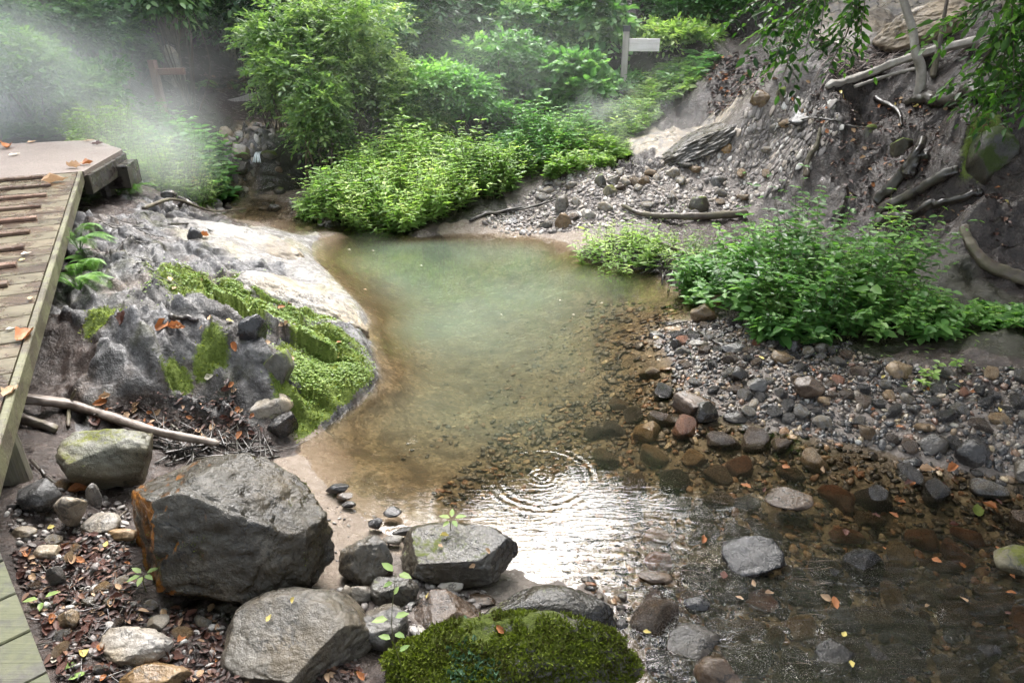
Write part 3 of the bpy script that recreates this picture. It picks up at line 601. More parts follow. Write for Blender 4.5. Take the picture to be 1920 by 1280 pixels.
# stones standing in the shallow run
for i, (x0, x1, y0, y1, z, mt, lb, kw) in enumerate([
 (1434, 1527, 903, 958, -.02, 'brown', 'pinkish brown saddle shaped stone standing in the shallows', dict(planes=[(-.1, -.3, .9, .6)])),
 (1352, 1478, 978, 1090, -.05, 'dark', 'leaning dark slab with a shiny top in the running water', dict(planes=[(-.3, -.3, .85, .4)])),
 (1290, 1392, 1005, 1085, -.09, 'dark', 'dark drowned stone left of the shiny leaning slab', {}),
 (1248, 1352, 1158, 1238, -.02, 'dark', 'dark angular wet stone with water round it at the bottom', dict(planes=[(-.3, -.4, .8, .5)])),
 (1300, 1394, 1213, 1300, -.02, 'brown', 'rounded olive stone at the bottom frame edge in the stream', {}),
 (1522, 1608, 1172, 1268, -.08, 'dark', 'flat squarish slab carrying two yellow leaves in the stream', dict(planes=[(0, -.2, .95, .4)])),
 (1196, 1262, 1064, 1096, -.01, 'brown', 'brown wedge stone at the lip of the run', {}),
 (1236, 1284, 1080, 1112, -.02, 'brown', 'small olive brown stone beside the wedge at the lip', {}),
 (1280, 1332, 1108, 1150, -.02, 'dark', 'dark stone below the lip of the run', {}),
 (1866, 1960, 1000, 1085, -.01, 'paleboulder', 'pale green mossy boulder cut by the right frame edge', {}),
 (1715, 1782, 812, 858, .0, 'dark', 'black angular stone, left of the pair at the water line', dict(planes=[(-.5, -.3, .7, .5)])),
 (1787, 1858, 822, 878, .01, 'dark', 'black rounded stone, right of the pair at the water line', {}),
 (1690, 1730, 855, 878, -.02, 'dark', 'flat dark stone below the black pair', {}),
 (1900, 1950, 860, 900, .03, 'grey', 'grey stone at the right edge of the shingle', {}),
 (1260, 1342, 730, 782, -.02, 'brown', 'low brown boulder at the shingle point with its back out of the water', dict(planes=[(0, -.2, .95, .5)])),
 (1300, 1348, 752, 793, -.01, 'dark', 'black cracked stone leaning on the low brown boulder', {}),
 (1355, 1402, 772, 794, -.01, 'dark', 'black flat stone right of the cracked black one', {}),
 (1486, 1548, 703, 744, .09, 'brown', 'biggest brown stone in the middle of the shingle bank', {}),
 (1400, 1440, 708, 735, .08, 'grey', 'grey sharp edged stone left of the biggest brown stone', {}),
 (1365, 1405, 685, 714, .08, 'dark', 'blue black stone standing on the shingle', {}),
 (1860, 1918, 728, 764, .14, 'brown', 'brown boulder near the right edge of the shingle', {}),
 (1660, 1712, 676, 712, .15, 'tan', 'tan leaning stone at the top of the shingle below the herbs', {}),
 (1294, 1342, 568, 604, .03, 'tan', 'yellowish round stone at the head of the shingle bank', {}),
 (1332, 1356, 552, 574, .05, 'tan', 'small orange tan stone behind the yellowish round one', {}),
 (1244, 1282, 611, 628, .01, 'tan', 'yellow rimmed flat stone on the tip of the shingle point', {}),
 (1216, 1246, 620, 638, -.01, 'grey', 'grey stone at the very tip of the shingle point', {}),
 (1256, 1278, 634, 656, .02, 'dark', 'black stone beside the yellow rimmed one', {}),
 (1290, 1330, 636, 652, .05, 'grey', 'long grey stone behind the shingle point', {}),
 (1352, 1400, 642, 664, .07, 'grey', 'pale grey flat stone in the shingle', {}),
 (1445, 1492, 656, 684, .1, 'tan', 'light brown slabby stone in the shingle', {}),
 (1475, 1502, 637, 666, .11, 'dark', 'dark stone below the leafy clump', {}),
 (1525, 1556, 642, 668, .12, 'grey', 'blue grey stone below the leafy clump', {}),
 (1566, 1600, 636, 660, .13, 'dark', 'black cracked stone under the leafy clump edge', {}),
 ]):
    if i < 10: kw.setdefault('hmul', .62)
    B('stone', lb, x0, x1, y0, y1, z, mt, 300+i*3, .8, .35, cat='stone', n=4, cuts=kw.pop('cuts', 7), **kw)
# on the slope and at the head of the pool
for i, (x0, x1, y0, y1, z, mt, lb, kw) in enumerate([
 (1668, 1716, 258, 291, None, 'mossy', 'yellow green mossy stone lying on the dark slope', {}),
 (1617, 1648, 233, 262, None, 'mossy', 'smaller mossy stone upslope of the yellow green one', {}),
 (1808, 1912, 236, 335, None, 'mossshade', 'dark moss grown boulder in the shade on the right slope', {}),
 (1320, 1368, 328, 356, None, 'grey', 'big grey stone casting shade on the landslide gravel', {}),
 (1290, 1330, 368, 400, None, 'mossy', 'moss tufted lump in the gravel above the leafy clump', {}),
 (1130, 1158, 346, 370, None, 'paleboulder', 'white topped round stone on the landslide gravel', {}),
 (1114, 1138, 324, 352, None, 'mossy', 'yellow green upright stone behind the white topped one', {}),
 (1135, 1165, 328, 348, None, 'grey', 'grey stone right of the upright mossy one', {}),
 (1040, 1074, 398, 432, None, 'tan', 'brown and orange stone at the far shore', {}),
 (1010, 1036, 414, 430, None, 'grey', 'grey stone left of the orange one at the far shore', {}),
 (1040, 1068, 364, 400, None, 'pale', 'pale flat stone above the far shore', {}),
 (1090, 1118, 392, 412, None, 'pale', 'pale stone in the far gravel right of centre', {}),
 (1016, 1046, 338, 352, None, 'grey', 'grey flat stone below the far herbs', {}),
 (940, 975, 408, 424, None, 'dark', 'dark stone by the black stick at the far shore', {}),
 (1478, 1540, 176, 232, None, 'grey', 'slanting slab in the debris below the fallen trunk', dict(hmul=.5, planes=[(-.5, -.4, .7, .4)])),
 (1405, 1450, 168, 205, None, 'tan', 'tan block at the edge of the debris', {}),
 (1455, 1490, 160, 195, None, 'mossy', 'mossy block beside the tan one', {}),
 (1440, 1470, 228, 252, None, 'grey', 'grey slab downslope of the mossy block', {}),
 (1350, 1375, 268, 292, None, 'tan', 'tan stone in the landslide gravel', {}),
 ]):
    z = hit((x0+x1)/2, y1)[2] if z is None else z
    B('stone', lb, x0, x1, y0, y1, z, mt, 500+i*3, .8, .4, cat='stone', n=4, cuts=7, **kw)
for i, (x0, x1, y0, y1, z, mt, lb) in enumerate([
 (416, 474, 296, 326, .12, 'grey', 'slanting grey boulder left of the little waterfall'),
 (432, 478, 270, 302, .32, 'pale', 'pale boulder above the slanting one by the waterfall'),
 (486, 524, 281, 304, .3, 'mossy', 'rounded mossy boulder right of the little waterfall'),
 (508, 532, 298, 314, .2, 'grey', 'pointed stone at the right of the waterfall pool'),
 (384, 418, 372, 392, .0, 'pale', 'pale round stone in the stream mouth'),
 (340, 366, 328, 352, .24, 'paleboulder', 'yellow mossy stone under the herbs by the stream'),
 (366, 408, 322, 346, .2, 'grey', 'long grey stone left of the stream'),
 (500, 530, 383, 398, .02, 'grey', 'grey flat stone on the sand spit'),
 (484, 506, 386, 396, .0, 'pale', 'low pale stone at the tip of the sand spit'),
 (340, 368, 360, 376, .1, 'brown', 'brown stone at the left of the stream mouth'),
 (512, 536, 350, 366, .06, 'mossy', 'mossy brown stone under the bushes by the stream'),
 (436, 464, 332, 340, .1, 'grey', 'flat grey stone in the rill'),
 (460, 478, 318, 328, .12, 'pale', 'small pale stone in the rill below the pool'),
 (514, 530, 312, 324, .14, 'tan', 'tan stone at the pool below the waterfall'),
 (408, 438, 236, 260, .6, 'pale', 'pale broken block below the far boardwalk'),
 (440, 470, 244, 262, .55, 'pale', 'pale block beside the stream below the far boardwalk'),
 (400, 430, 268, 284, .42, 'pale', 'pale flat stone left of the upper stream'),
 (474, 500, 240, 256, .6, 'grey', 'grey block right of the upper stream'),
 (306, 350, 84, 166, 1.3, 'pale', 'tall pale rock standing at the foot of the tree behind the red brown post'),
 (300, 332, 356, 372, .35, 'grey', 'grey stone at the foot of the misty bank'),
 (320, 345, 374, 388, .25, 'brown', 'brown stone behind the pale ridge'),
 ]):
    z = hit((x0+x1)/2, y1)[2]
    B('stone', lb, x0, x1, y0, y1, z, mt, 700+i*3, .9, .45, cat='stone', n=4, cuts=7)
# broken blocks lying on the left outcrop
for i, (x0, x1, y0, y1, mt, lb) in enumerate([
 (446, 502, 588, 640, 'dark', 'dark rounded block on the moss of the left outcrop'),
 (482, 552, 652, 712, 'mossy', 'mossy broken block at the outcrop crest'),
 (458, 552, 724, 792, 'pale', 'whitish angular block at the foot of the outcrop cliff'),
 (500, 560, 770, 826, 'dark', 'dark split slab lying at the water below the whitish block'),
 (350, 380, 425, 450, 'dark', 'dark stone on the pale ridge'),
 ]):
    z = hit((x0+x1)/2, y1-4)[2]
    B('rock_block', lb, x0, x1, y0, y1, z-.01, mt, 800+i*7, .9, .5, cat='rock', n=4, cuts=10, lo=.5, hi=.85)
def ridge(label, a, b, wdt, hgt, mat, seed, up=.07, **kw):
    a, b = np.array(a), np.array(b); d = b-a; L = np.linalg.norm(d); v, f = rock_shape(seed, 6, **kw); v = v*np.array([L/2, wdt/2, hgt/2])
    mb = MB(); mb.add(v, f); o = mb.build('rock_ridge', MS[mat]); o.location = (a+b)/2 + np.array([0, 0, up])
    o.rotation_euler = (0, -math.asin(d[2]/L), math.atan2(d[1], d[0])); return tag(o, label, 'rock')
MS['ridge'] = stone_material('pale bedrock', [(.05, .044, .038), (.2, .185, .17), (.42, .405, .385)], (.3, .6), scale=.55, bump=.03, moss=.2, moss_col=((.10, .085, .03), (.22, .2, .07)))
ridge('upper pale rounded rock ridge ending in a nose above the water', W(315, 425, .40), W(600, 520, .0), .6, .46, 'ridge', 5, up=.0, cuts=5, lo=.75, hi=.93, rough=.06)
ridge('lower pale sloping rock ridge dipping into the pool beside the moss', W(420, 530, .34), W(694, 636, -.03), .55, .32, 'ridge', 9, up=.05, cuts=5, lo=.75, hi=.93, rough=.05)
MS['slabrock'] = stone_material('weathered slab rock', [(.13, .11, .095), (.32, .29, .265), (.58, .55, .52)], (.4, .7), scale=.5, bump=.03)
ridge('long pale weathered slab of bedrock under the fallen trunk at the top right', hit(1540, 150) - np.array([0, -.25, .1]), hit(1650, 25) + np.array([0, .25, -.05]), 1.1, .5, 'slabrock', 15, cuts=7, lo=.7, hi=.9, rough=.06)
ridge('upper pale slab of bedrock behind the bent trunk', hit(1660, 85) + np.array([0, .25, -.1]), hit(1870, 25) + np.array([0, .3, -.05]), 1.0, .55, 'slabrock', 25, cuts=7, lo=.7, hi=.9, rough=.06)
ridge('grey weathered slab in the landslide below the white sign', hit(1225, 290) + np.array([0, .1, -.1]), hit(1400, 205) + np.array([0, .1, -.14]), .95, .3, 'grey', 35, up=-.07, cuts=7, lo=.7, hi=.9, rough=.06)
# ------------------------------------------------------------------ loose stones: one of each shape, copied
PROTO = []
for k in range(12):
    v, f = rock_shape(900+k*5, 3, cuts=[7, 10, 13, 16][k % 4], lo=.5, hi=.85, rough=.035)
    mb = MB(); mb.add(v, f); PROTO.append(mb.mesh('loose_stone'))
LOW = [rock_shape(1500+k*5, 2, cuts=10, lo=.5, hi=.85, rough=.03) for k in range(10)]
PMESH = {}
def proto_mesh(k, mat):
    if (k, mat) not in PMESH:
        me = PROTO[k].copy(); me.materials.append(MS[mat]); PMESH[(k, mat)] = me
    return PMESH[(k, mat)]
def poly_sample(rng, poly, n):
    """random points of the ground inside an outline given in the photograph's pixels"""
    Wp = np.array([hit(a, b)[:2] for a, b in poly]); lo, hi = Wp.min(0), Wp.max(0); out = []
    x, y = Wp[:, 0], Wp[:, 1]; x2, y2 = np.roll(x, -1), np.roll(y, -1)
    while len(out) < n:
        q = lo + (hi-lo)*rng.rand(4*n, 2)
        c = ((y[None] > q[:, 1:2]) != (y2[None] > q[:, 1:2])) & (q[:, 0:1] < (x2-x)[None]*(q[:, 1:2]-y[None])/np.where(y2 == y, 1e-9, y2-y)[None] + x[None])
        out += list(q[c.sum(1) % 2 == 1])
    return np.array(out[:n])
ADJ = {'dark': 'dark', 'grey': 'grey', 'brown': 'brown', 'tan': 'tan', 'red': 'rust red', 'pale': 'pale', 'mossy': 'mossy'}
rng = np.random.RandomState(77)
taken = []
for o in COL.objects:
    if o.get('category') in ('stone', 'boulder', 'rock'): taken.append((o.location.x, o.location.y, max(o.dimensions.x, o.dimensions.y)*.4))
def scatter(poly, n_try, smin, smax, pw, mats, where, group, flat=(.5, .85), limit=999, sink=.25, gap=.8):
    """big stones first, each kept clear of the ones already lying there; returns what was left over as small"""
    q = poly_sample(rng, poly, n_try); s = smin + (smax-smin)*rng.rand(n_try)**pw; s = np.sort(s)[::-1]; cnt = 0
    names = list(mats); pr = np.array([mats[k] for k in names], float); pr /= pr.sum()
    for (x, y), r in zip(q, s):
        T = np.array(taken)
        if len(T) and (((T[:, 0]-x)**2 + (T[:, 1]-y)**2) < ((T[:, 2]+r*.5)*gap)**2).any(): continue
        taken.append((x, y, r*.5)); mt = names[rng.choice(len(names), p=pr)]; z = g1(x, y)
        fl = rng.uniform(*flat); sz = (r*.5*rng.uniform(.85, 1.25), r*.5*rng.uniform(.65, .95), r*.5*fl)
        o = bpy.data.objects.new('stone', proto_mesh(rng.randint(12), mt)); COL.objects.link(o)
        o.scale = sz; o.rotation_euler = (rng.normal()*.18, rng.normal()*.18, rng.rand()*6.28); o.location = (x, y, z + sz[2]*(1-2*sink))
        size = 'fist sized' if r > .085 else 'small'
        tag(o, f'{size} {ADJ[mt]} stone {where}', 'stone', f'{size} {ADJ[mt]} stones {where}'); cnt += 1
        if cnt >= limit: break
    return cnt
N_SH = scatter([(1255, 625), (1330, 600), (1430, 625), (1600, 665), (1760, 700), (1925, 700), (1925, 890), (1700, 845), (1500, 800), (1350, 775), (1290, 715)], 1100, .04, .115, 2.4,
        {'dark': 4, 'grey': 3.2, 'brown': 2.6, 'tan': .8, 'red': .5, 'pale': .5}, 'lying loose on the wet shingle bank', 'sh', limit=95)
N_BD = scatter([(1290, 800), (1500, 830), (1720, 880), (1925, 930), (1925, 1200), (1600, 1280), (1300, 1150), (1180, 1000), (1050, 880), (1180, 720), (1240, 660)], 900, .05, .19, 2.0,
        {'dark': 3.4, 'brown': 3, 'tan': 1.5, 'red': 1.1, 'grey': .8}, 'under the shallow running water', 'bd', flat=(.4, .75), limit=62, sink=.3)
N_EM = scatter([(1200, 1110), (1400, 1060), (1925, 1120), (1925, 1280), (1230, 1280)], 700, .06, .22, 1.8, {'dark': 5, 'brown': 2, 'grey': .6}, 'standing out of the fast dark run', 'em', flat=(.6, .9), limit=48, sink=.12)
N_SL = scatter([(930, 410), (1020, 350), (1130, 320), (1290, 300), (1400, 215), (1500, 190), (1480, 300), (1420, 370), (1280, 400), (1120, 420), (1000, 430)], 700, .05, .17, 2.6,
        {'grey': 1.5, 'pale': 5, 'brown': .8, 'tan': 2}, 'on the pale landslide gravel', 'sl', limit=28, sink=.3)
N_FG = scatter([(10, 950), (110, 900), (240, 960), (250, 1120), (420, 1160), (380, 1280), (130, 1280), (60, 1100)], 200, .03, .075, 2, {'grey': 3, 'pale': 3, 'tan': 1, 'brown': 1}, 'in the leaf litter by the boardwalk', 'fg', limit=14, sink=.3)
# the gravel between them, which nobody could count
def gravel(poly, n, s0, s1, rng, mb, flat=(.4, .8), pw=2.0):
    q = poly_sample(rng, poly, n); z = gz(q[:, 0], q[:, 1]); s = s0 + (s1-s0)*rng.rand(n)**pw
    for k in range(len(LOW)):
        idx = np.arange(k, n, len(LOW)); v, f = LOW[k]
        th = rng.rand(len(idx))*6.28; c, sn = np.cos(th), np.sin(th)
        sc = s[idx, None]*np.stack([rng.uniform(.8, 1.2, len(idx)), rng.uniform(.6, .95, len(idx)), rng.uniform(*flat, len(idx))], 1)*.5
        L = v[None]*sc[:, None]
        X = L[..., 0]*c[:, None]-L[..., 1]*sn[:, None] + q[idx, 0:1]; Y = L[..., 0]*sn[:, None]+L[..., 1]*c[:, None] + q[idx, 1:2]
        qx, qy = q[idx, 0], q[idx, 1]; gxs = np.clip((gz(qx+.06, qy)-gz(qx-.06, qy))/.12, -1.2, 1.2); gys = np.clip((gz(qx, qy+.06)-gz(qx, qy-.06))/.12, -1.2, 1.2)
        gxs = gxs + rng.normal(size=len(idx))*.2; gys = gys + rng.normal(size=len(idx))*.2
        Z = L[..., 2] + (z[idx] + sc[:, 2]*.4)[:, None] + (X-qx[:, None])*gxs[:, None] + (Y-qy[:, None])*gys[:, None]
        F = (f[None] + (np.arange(len(idx))*len(v))[:, None, None]).reshape(-1, 3)
        mb.add(np.stack([X, Y, Z], -1).reshape(-1, 3), F, np.repeat(rng.rand(len(idx)), len(f)))
def gravel_material(name, stops, rough=(.2, .5)):
    m = Mat(name); t = m.attr('tint'); P = m.n('NewGeometry').outputs['Position']; n = m.noise(P, 60, 3)
    col = m.mix(1.0, m.ramp(t, stops), m.ramp(n, [(.3, (.65, .65, .65)), (.7, (1.3, 1.3, 1.3))]), 'MULTIPLY')
    return m.done(m.pbsdf(col, m.step(n, .4, .6, *rough), m.bump(m.noise(P, 130, 3), .004, 1.0)))
GS = [(0, (.016, .016, .017)), (.35, (.045, .042, .04)), (.6, (.085, .068, .054)), (.76, (.14, .115, .09)), (.87, (.12, .058, .035)), (.95, (.23, .18, .11)), (1, (.3, .29, .27))]
mb = MB()
gravel([(1235, 625), (1330, 590), (1430, 615), (1600, 655), (1760, 690), (1925, 690), (1925, 900), (1700, 850), (1500, 812), (1350, 785), (1270, 720)], 4200, .014, .055, rng, mb)
gravel([(1925, 690), (2450, 780), (2500, 1150), (1925, 900)], 1800, .018, .07, rng, mb)
tag(mb.build('pebbles', gravel_material('wet shingle', GS, (.1, .4))), 'wet dark pebbles filling the shingle bank between bigger stones', kind='stuff')
mb = MB()
gravel([(1180, 700), (1260, 700), (1330, 790), (1500, 815), (1720, 870), (1925, 910), (1925, 1280), (1230, 1280), (1100, 1100), (950, 990), (800, 940), (950, 800)], 5200, .015, .065, rng, mb, flat=(.25, .5), pw=1.6)
gravel([(720, 870), (950, 800), (1180, 700), (1100, 560), (1010, 640), (900, 750), (740, 850)], 520, .012, .05, rng, mb, flat=(.2, .4), pw=2.2)
gravel([(800, 880), (1180, 720), (1100, 600), (960, 560), (860, 700), (740, 840)], 260, .01, .04, rng, mb, flat=(.2, .4), pw=2.5)
gravel([(1100, 560), (1290, 570), (1240, 640), (1250, 700), (1120, 720)], 350, .03, .09, rng, mb, flat=(.25, .45))
tag(mb.build('pebbles', gravel_material('stream bed gravel', [(0, (.010, .008, .007)), (.42, (.026, .02, .014)), (.64, (.06, .042, .024)), (.78, (.13, .085, .045)), (.87, (.16, .065, .025)), (.95, (.26, .18, .10)), (1, (.36, .3, .2))])), 'brown and orange pebbles on the bed of the clear run', kind='stuff')
mb = MB()
gravel([(900, 425), (1000, 355), (1130, 310), (1290, 290), (1400, 205), (1520, 170), (1500, 310), (1440, 380), (1300, 410), (1130, 430), (1000, 440)], 4200, .015, .075, rng, mb, (.3, .7), 2.6)
gravel([(1390, 215), (1480, 170), (1560, 190), (1580, 260), (1520, 320), (1460, 330)], 500, .02, .09, rng, mb, (.2, .45), 3.0)
gravel([(330, 390), (360, 330), (420, 250), (500, 235), (520, 270), (480, 330), (440, 385)], 260, .05, .16, rng, mb)
gravel([(520, 410), (545, 370), (620, 400), (620, 430)], 200, .02, .06, rng, mb)
tag(mb.build('pebbles', gravel_material('pale gravel', [(0, (.06, .052, .047)), (.3, (.14, .122, .11)), (.6, (.23, .205, .19)), (.8, (.29, .24, .19)), (1, (.45, .43, .4))], (.4, .7))), 'pale gravel covering the landslide foot and stream banks', kind='stuff')
mb = MB()
gravel([(10, 960), (110, 890), (240, 940), (250, 1120), (420, 1150), (640, 1100), (700, 1240), (380, 1280), (130, 1280), (60, 1100)], 900, .01, .04, rng, mb)
gravel([(600, 950), (660, 950), (780, 1000), (700, 1080), (640, 1100)], 60, .008, .025, rng, mb)
gravel([(640, 1090), (760, 1090), (920, 1110), (930, 1170), (760, 1210), (650, 1180)], 260, .015, .05, rng, mb)
tag(mb.build('pebbles', gravel_material('litter gravel', [(0, (.06, .05, .045)), (.4, (.16, .14, .13)), (.8, (.3, .28, .26)), (1, (.42, .4, .38))], (.3, .6))), 'small grey grit between the leaves in the foreground', kind='stuff')
# ================================================================== TIMBER
def wood_material(name, c, rough=(.3, .6), green=.0, axis='object', grain=(2, 60, 60), bump=.004):
    m = Mat(name); V = m.objvec(); t = m.attr('tint')
    off = m.math('MULTIPLY', t, 37.0); V = m.vmath('ADD', V, m.n('CombineXYZ', {0: off, 1: off, 2: off}).outputs[0])
    g = m.n('Mapping', {'Vector': V, 'Scale': grain}).outputs[0]
    n1 = m.noise(g, 1.0, 5, .6, .4); n2 = m.noise(V, 6, 4, .6); n3 = m.noise(V, 45, 3, .6)
    col = m.ramp(m.math('ADD', m.math('MULTIPLY', n1, .6), m.math('MULTIPLY', n2, .4)), [(.3, c[0]), (.5, c[1]), (.7, c[2])])
    col = m.mix(1.0, col, m.ramp(t, [(0, (.7, .7, .7)), (1, (1.25, 1.22, 1.2))]), 'MULTIPLY')
    if green: col = m.mix(m.math('MULTIPLY', m.step(m.math('ADD', n2, m.math('MULTIPLY', n3, .25)), .52, .72), green), col, m.mix(n3, (.05, .07, .02), (.16, .17, .06)))
    return m.done(m.pbsdf(col, m.step(n2, .4, .6, *rough), m.bump(m.math('ADD', n1, m.math('MULTIPLY', n3, .4)), bump, 1.0)))
MW = {
 'deck': wood_material('weathered wet planks', [(.026, .018, .013), (.08, .055, .04), (.16, .12, .09)], (.14, .42), .25),
 'near': wood_material('dark green wet planks', [(.010, .009, .006), (.03, .027, .018), (.065, .06, .042)], (.4, .65), .4),
 'beam': wood_material('green edge beam', [(.028, .024, .017), (.08, .07, .048), (.15, .135, .095)], (.35, .65), .4),
 'batten': wood_material('red brown battens', [(.045, .025, .017), (.115, .066, .047), (.2, .125, .095)], (.18, .4), .1),
 'dark': wood_material('dark rotting wood', [(.010, .008, .008), (.03, .024, .022), (.075, .06, .052)], (.2, .5), .1, grain=(9, 9, 9)),
 'drift': wood_material('bleached driftwood', [(.07, .052, .04), (.17, .138, .115), (.32, .28, .245)], (.4, .7), .0, grain=(12, 12, 12)),
 'bark': wood_material('brown bark', [(.03, .022, .017), (.085, .065, .05), (.16, .13, .1)], (.4, .75), .25, grain=(9, 9, 9), bump=.012),
 'palebark': wood_material('pale bark', [(.11, .095, .08), (.28, .255, .225), (.46, .44, .41)], (.45, .7), .1, grain=(9, 9, 9), bump=.008),
 'post': wood_material('grey post', [(.17, .15, .13), (.33, .3, .28), (.5, .47, .45)], (.5, .75), .0, grain=(40, 40, 2)),
 'redpost': wood_material('red brown post', [(.10, .055, .042), (.21, .125, .10), (.32, .20, .165)], (.4, .7), .0, grain=(40, 40, 2)),
 'board': wood_material('pale sign board', [(.52, .48, .47), (.7, .66, .66), (.8, .77, .77)], (.5, .75), .0, grain=(3, 40, 40)),
 'cap': wood_material('black post cap', [(.006, .007, .012), (.012, .014, .022), (.02, .022, .032)], (.3, .5)),
 'stump': wood_material('grey log post', [(.05, .045, .035), (.13, .12, .1), (.22, .21, .18)], (.35, .6), .3, grain=(40, 40, 3)),
}
def mat_landing():
    m = Mat('gritty brown decking'); V = m.objvec(); n = m.noise(V, 90, 4, .7); n1 = m.noise(V, 3, 4)
    col = m.mix(m.step(n, .42, .62), m.mix(n1, (.075, .058, .048), (.15, .12, .10)), m.mix(n1, (.19, .15, .13), (.29, .24, .215)))
    return m.done(m.pbsdf(col, .42, m.bump(n, .006, 1.0)))
M_LANDING = mat_landing()
Z3 = np.array([0, 0, 1.0])
# ramp: planks across, battens on top, an edge beam along the right side
E0 = W(157, 322, 1.0); E1 = W(50, 690, .85); dv = E1-E0; Lr = np.linalg.norm(dv[:2])
du = unit(dv); lat = np.array([-du[1]*-1, du[0]*-1, 0]); lat = unit(np.array([du[1], -du[0], 0])); 
if lat[0] > 0: lat = -lat
nrm = unit(np.cross(lat, du)); nrm = nrm if nrm[2] > 0 else -nrm
walk = empty('boardwalk', (E0[0], E0[1], .5), 'weathered wooden boardwalk ramp with red battens and a gritty brown landing, steam behind', 'boardwalk')
walk_inv = Matrix.Translation(-Vector(walk.location))
def part(mb, name, mat, root):
    mb.v = [v - np.array(root.location) for v in mb.v]
    return mb.build(name, mat, root, smooth=False)
rr = random.Random(4)
LEN = Lr + 1.15; WID = 1.75; pw = .172
mb = MB(); k = 0; s = 0.0
while s < LEN:
    w = pw*rr.uniform(.97, 1.03); c = E0 + du*(s+w/2) + lat*(WID/2+.05) - nrm*.02 + nrm*rr.uniform(-.002, .002)
    box(mb, c, (lat, du, nrm), (WID/2-.005, w/2-.004, .02), rr.random(), .004); s += w
part(mb, 'deck', MW['deck'], walk)
for i in range(13):
    s = .13 + i*.352
    if s > LEN-.1: break
    mb = MB(); a0 = .225 + rr.uniform(-.01, .01); hw = .62
    box(mb, E0 + du*s + lat*(a0+hw) + nrm*.0125, (lat, du, nrm), (hw, .028, .0125), rr.random(), .004)
    part(mb, 'batten', MW['batten'], walk)
mb = MB(); box(mb, E0 + du*(LEN/2) + lat*.03 - nrm*.047, (du, lat, nrm), (LEN/2, .017, .055), .7, .006); part(mb, 'edge_beam', MW['beam'], walk)
mb = MB(); box(mb, E0 + du*(LEN/2) + lat*.9 - nrm*.12, (du, lat, nrm), (LEN/2, .05, .075), .2, .006); part(mb, 'joist', MW['dark'], walk)
# landing
LP = [E0, W(229, 281, 1.0), W(176, 263, 1.0), W(0, 271, 1.0), np.array([-8.6, 8.0, 1.0]), np.array([-7.0, 5.0, 1.0]), E0 + lat*(WID+.05)]
def prism(mb, P, z0, z1, tint=.5):
    n = len(P); P = np.array(P)
    V = np.concatenate([np.c_[P[:, :2], np.full(n, z0)], np.c_[P[:, :2], np.full(n, z1)]])
    mb.add(V, [np.array([[i, (i+1) % n, n+(i+1) % n, n+i] for i in range(n)]), np.array([list(range(n-1, -1, -1)), list(range(n, 2*n))])], tint)
mb = MB(); prism(mb, LP[::-1], .955, 1.004); part(mb, 'landing', M_LANDING, walk)
for a, b in ((0, 1), (1, 2), (2, 3)):
    p, q = LP[a], LP[b]; d = unit(q-p); n_ = np.array([d[1], -d[0], 0]); n_ = n_ if (n_[0] > 0 or n_[1] > 0.5) else -n_
    mb = MB(); box(mb, (p+q)/2 + n_*.002 - Z3*(.125 if a < 2 else .1), (d, n_, Z3), (np.linalg.norm(q-p)/2-.012, .03, .09), .4, .006); part(mb, 'fascia', MW['dark'], walk)
for i, (p, h) in enumerate([(LP[0]*.25+LP[1]*.75 + np.array([-.15, .0, 0]), 1), (LP[0] + lat*.3, 1), (LP[0]*.3+LP[2]*.7 + np.array([-.6, 0, 0]), 1)]):
    mb = MB(); gzv = g1(p[0], p[1]); tube(mb, [(p[0], p[1], gzv-.15), (p[0], p[1], .94)], .075, 10, rr.random()); part(mb, 'post', MW['dark'], walk)
mb = MB(); p = W(218, 335, .78); box(mb, p + np.array([-.05, .25, 0]), (unit(np.array([1, .2, 0])), unit(np.array([-.2, 1, 0])), Z3), (.11, .2, .12), .5, .01); part(mb, 'footing', MW['dark'], walk)
mb = MB(); p = W(22, 915, .33); p = p + np.array([-.03, .05, 0]); tube(mb, [(p[0], p[1], p[2]-.2), (p[0], p[1], p[2]+.18), (p[0]-.01, p[1], .66)], .085, 14, .5, rough=.05); part(mb, 'post', MW['stump'], walk)
for s in (.8, 2.3, 3.6):
    c = E0 + du*s + lat*.55; mb = MB(); tube(mb, [(c[0], c[1], g1(c[0], c[1])-.15), (c[0], c[1], c[2]-.2)], .08, 10, .3); part(mb, 'post', MW['dark'], walk)
# the near walk whose corner shows at the bottom left
N0 = W(0, 1035, .7); N1 = W(97, 1284, .7); nd = unit(N1-N0); nl = np.array([nd[1], -nd[0], 0]); nl = nl if nl[0] < 0 else -nl
near = empty('boardwalk', (N0[0], N0[1], .4), 'dark green stained plank walk cutting the bottom left corner', 'boardwalk')
mb = MB(); s = -.35
while s < 2.2:
    w = .2*rr.uniform(.97, 1.03); box(mb, N0 + nd*(s+w/2) + nl*.72 - Z3*.022 + Z3*rr.uniform(-.002, .002), (nl, nd, Z3), (.72, w/2-.003, .022), rr.random(), .004); s += w
part(mb, 'deck', MW['near'], near)
mb = MB(); box(mb, N0 + nd*.92 + nl*.07 - Z3*.115, (nd, nl, Z3), (1.2, .03, .068), .3, .006); part(mb, 'edge_beam', MW['dark'], near)
for s in (.1, 1.3):
    c = N0 + nd*s + nl*.2; mb = MB(); tube(mb, [(c[0], c[1], g1(c[0], c[1])-.15), (c[0], c[1], .5)], .06, 10, .3); part(mb, 'post', MW['dark'], near)
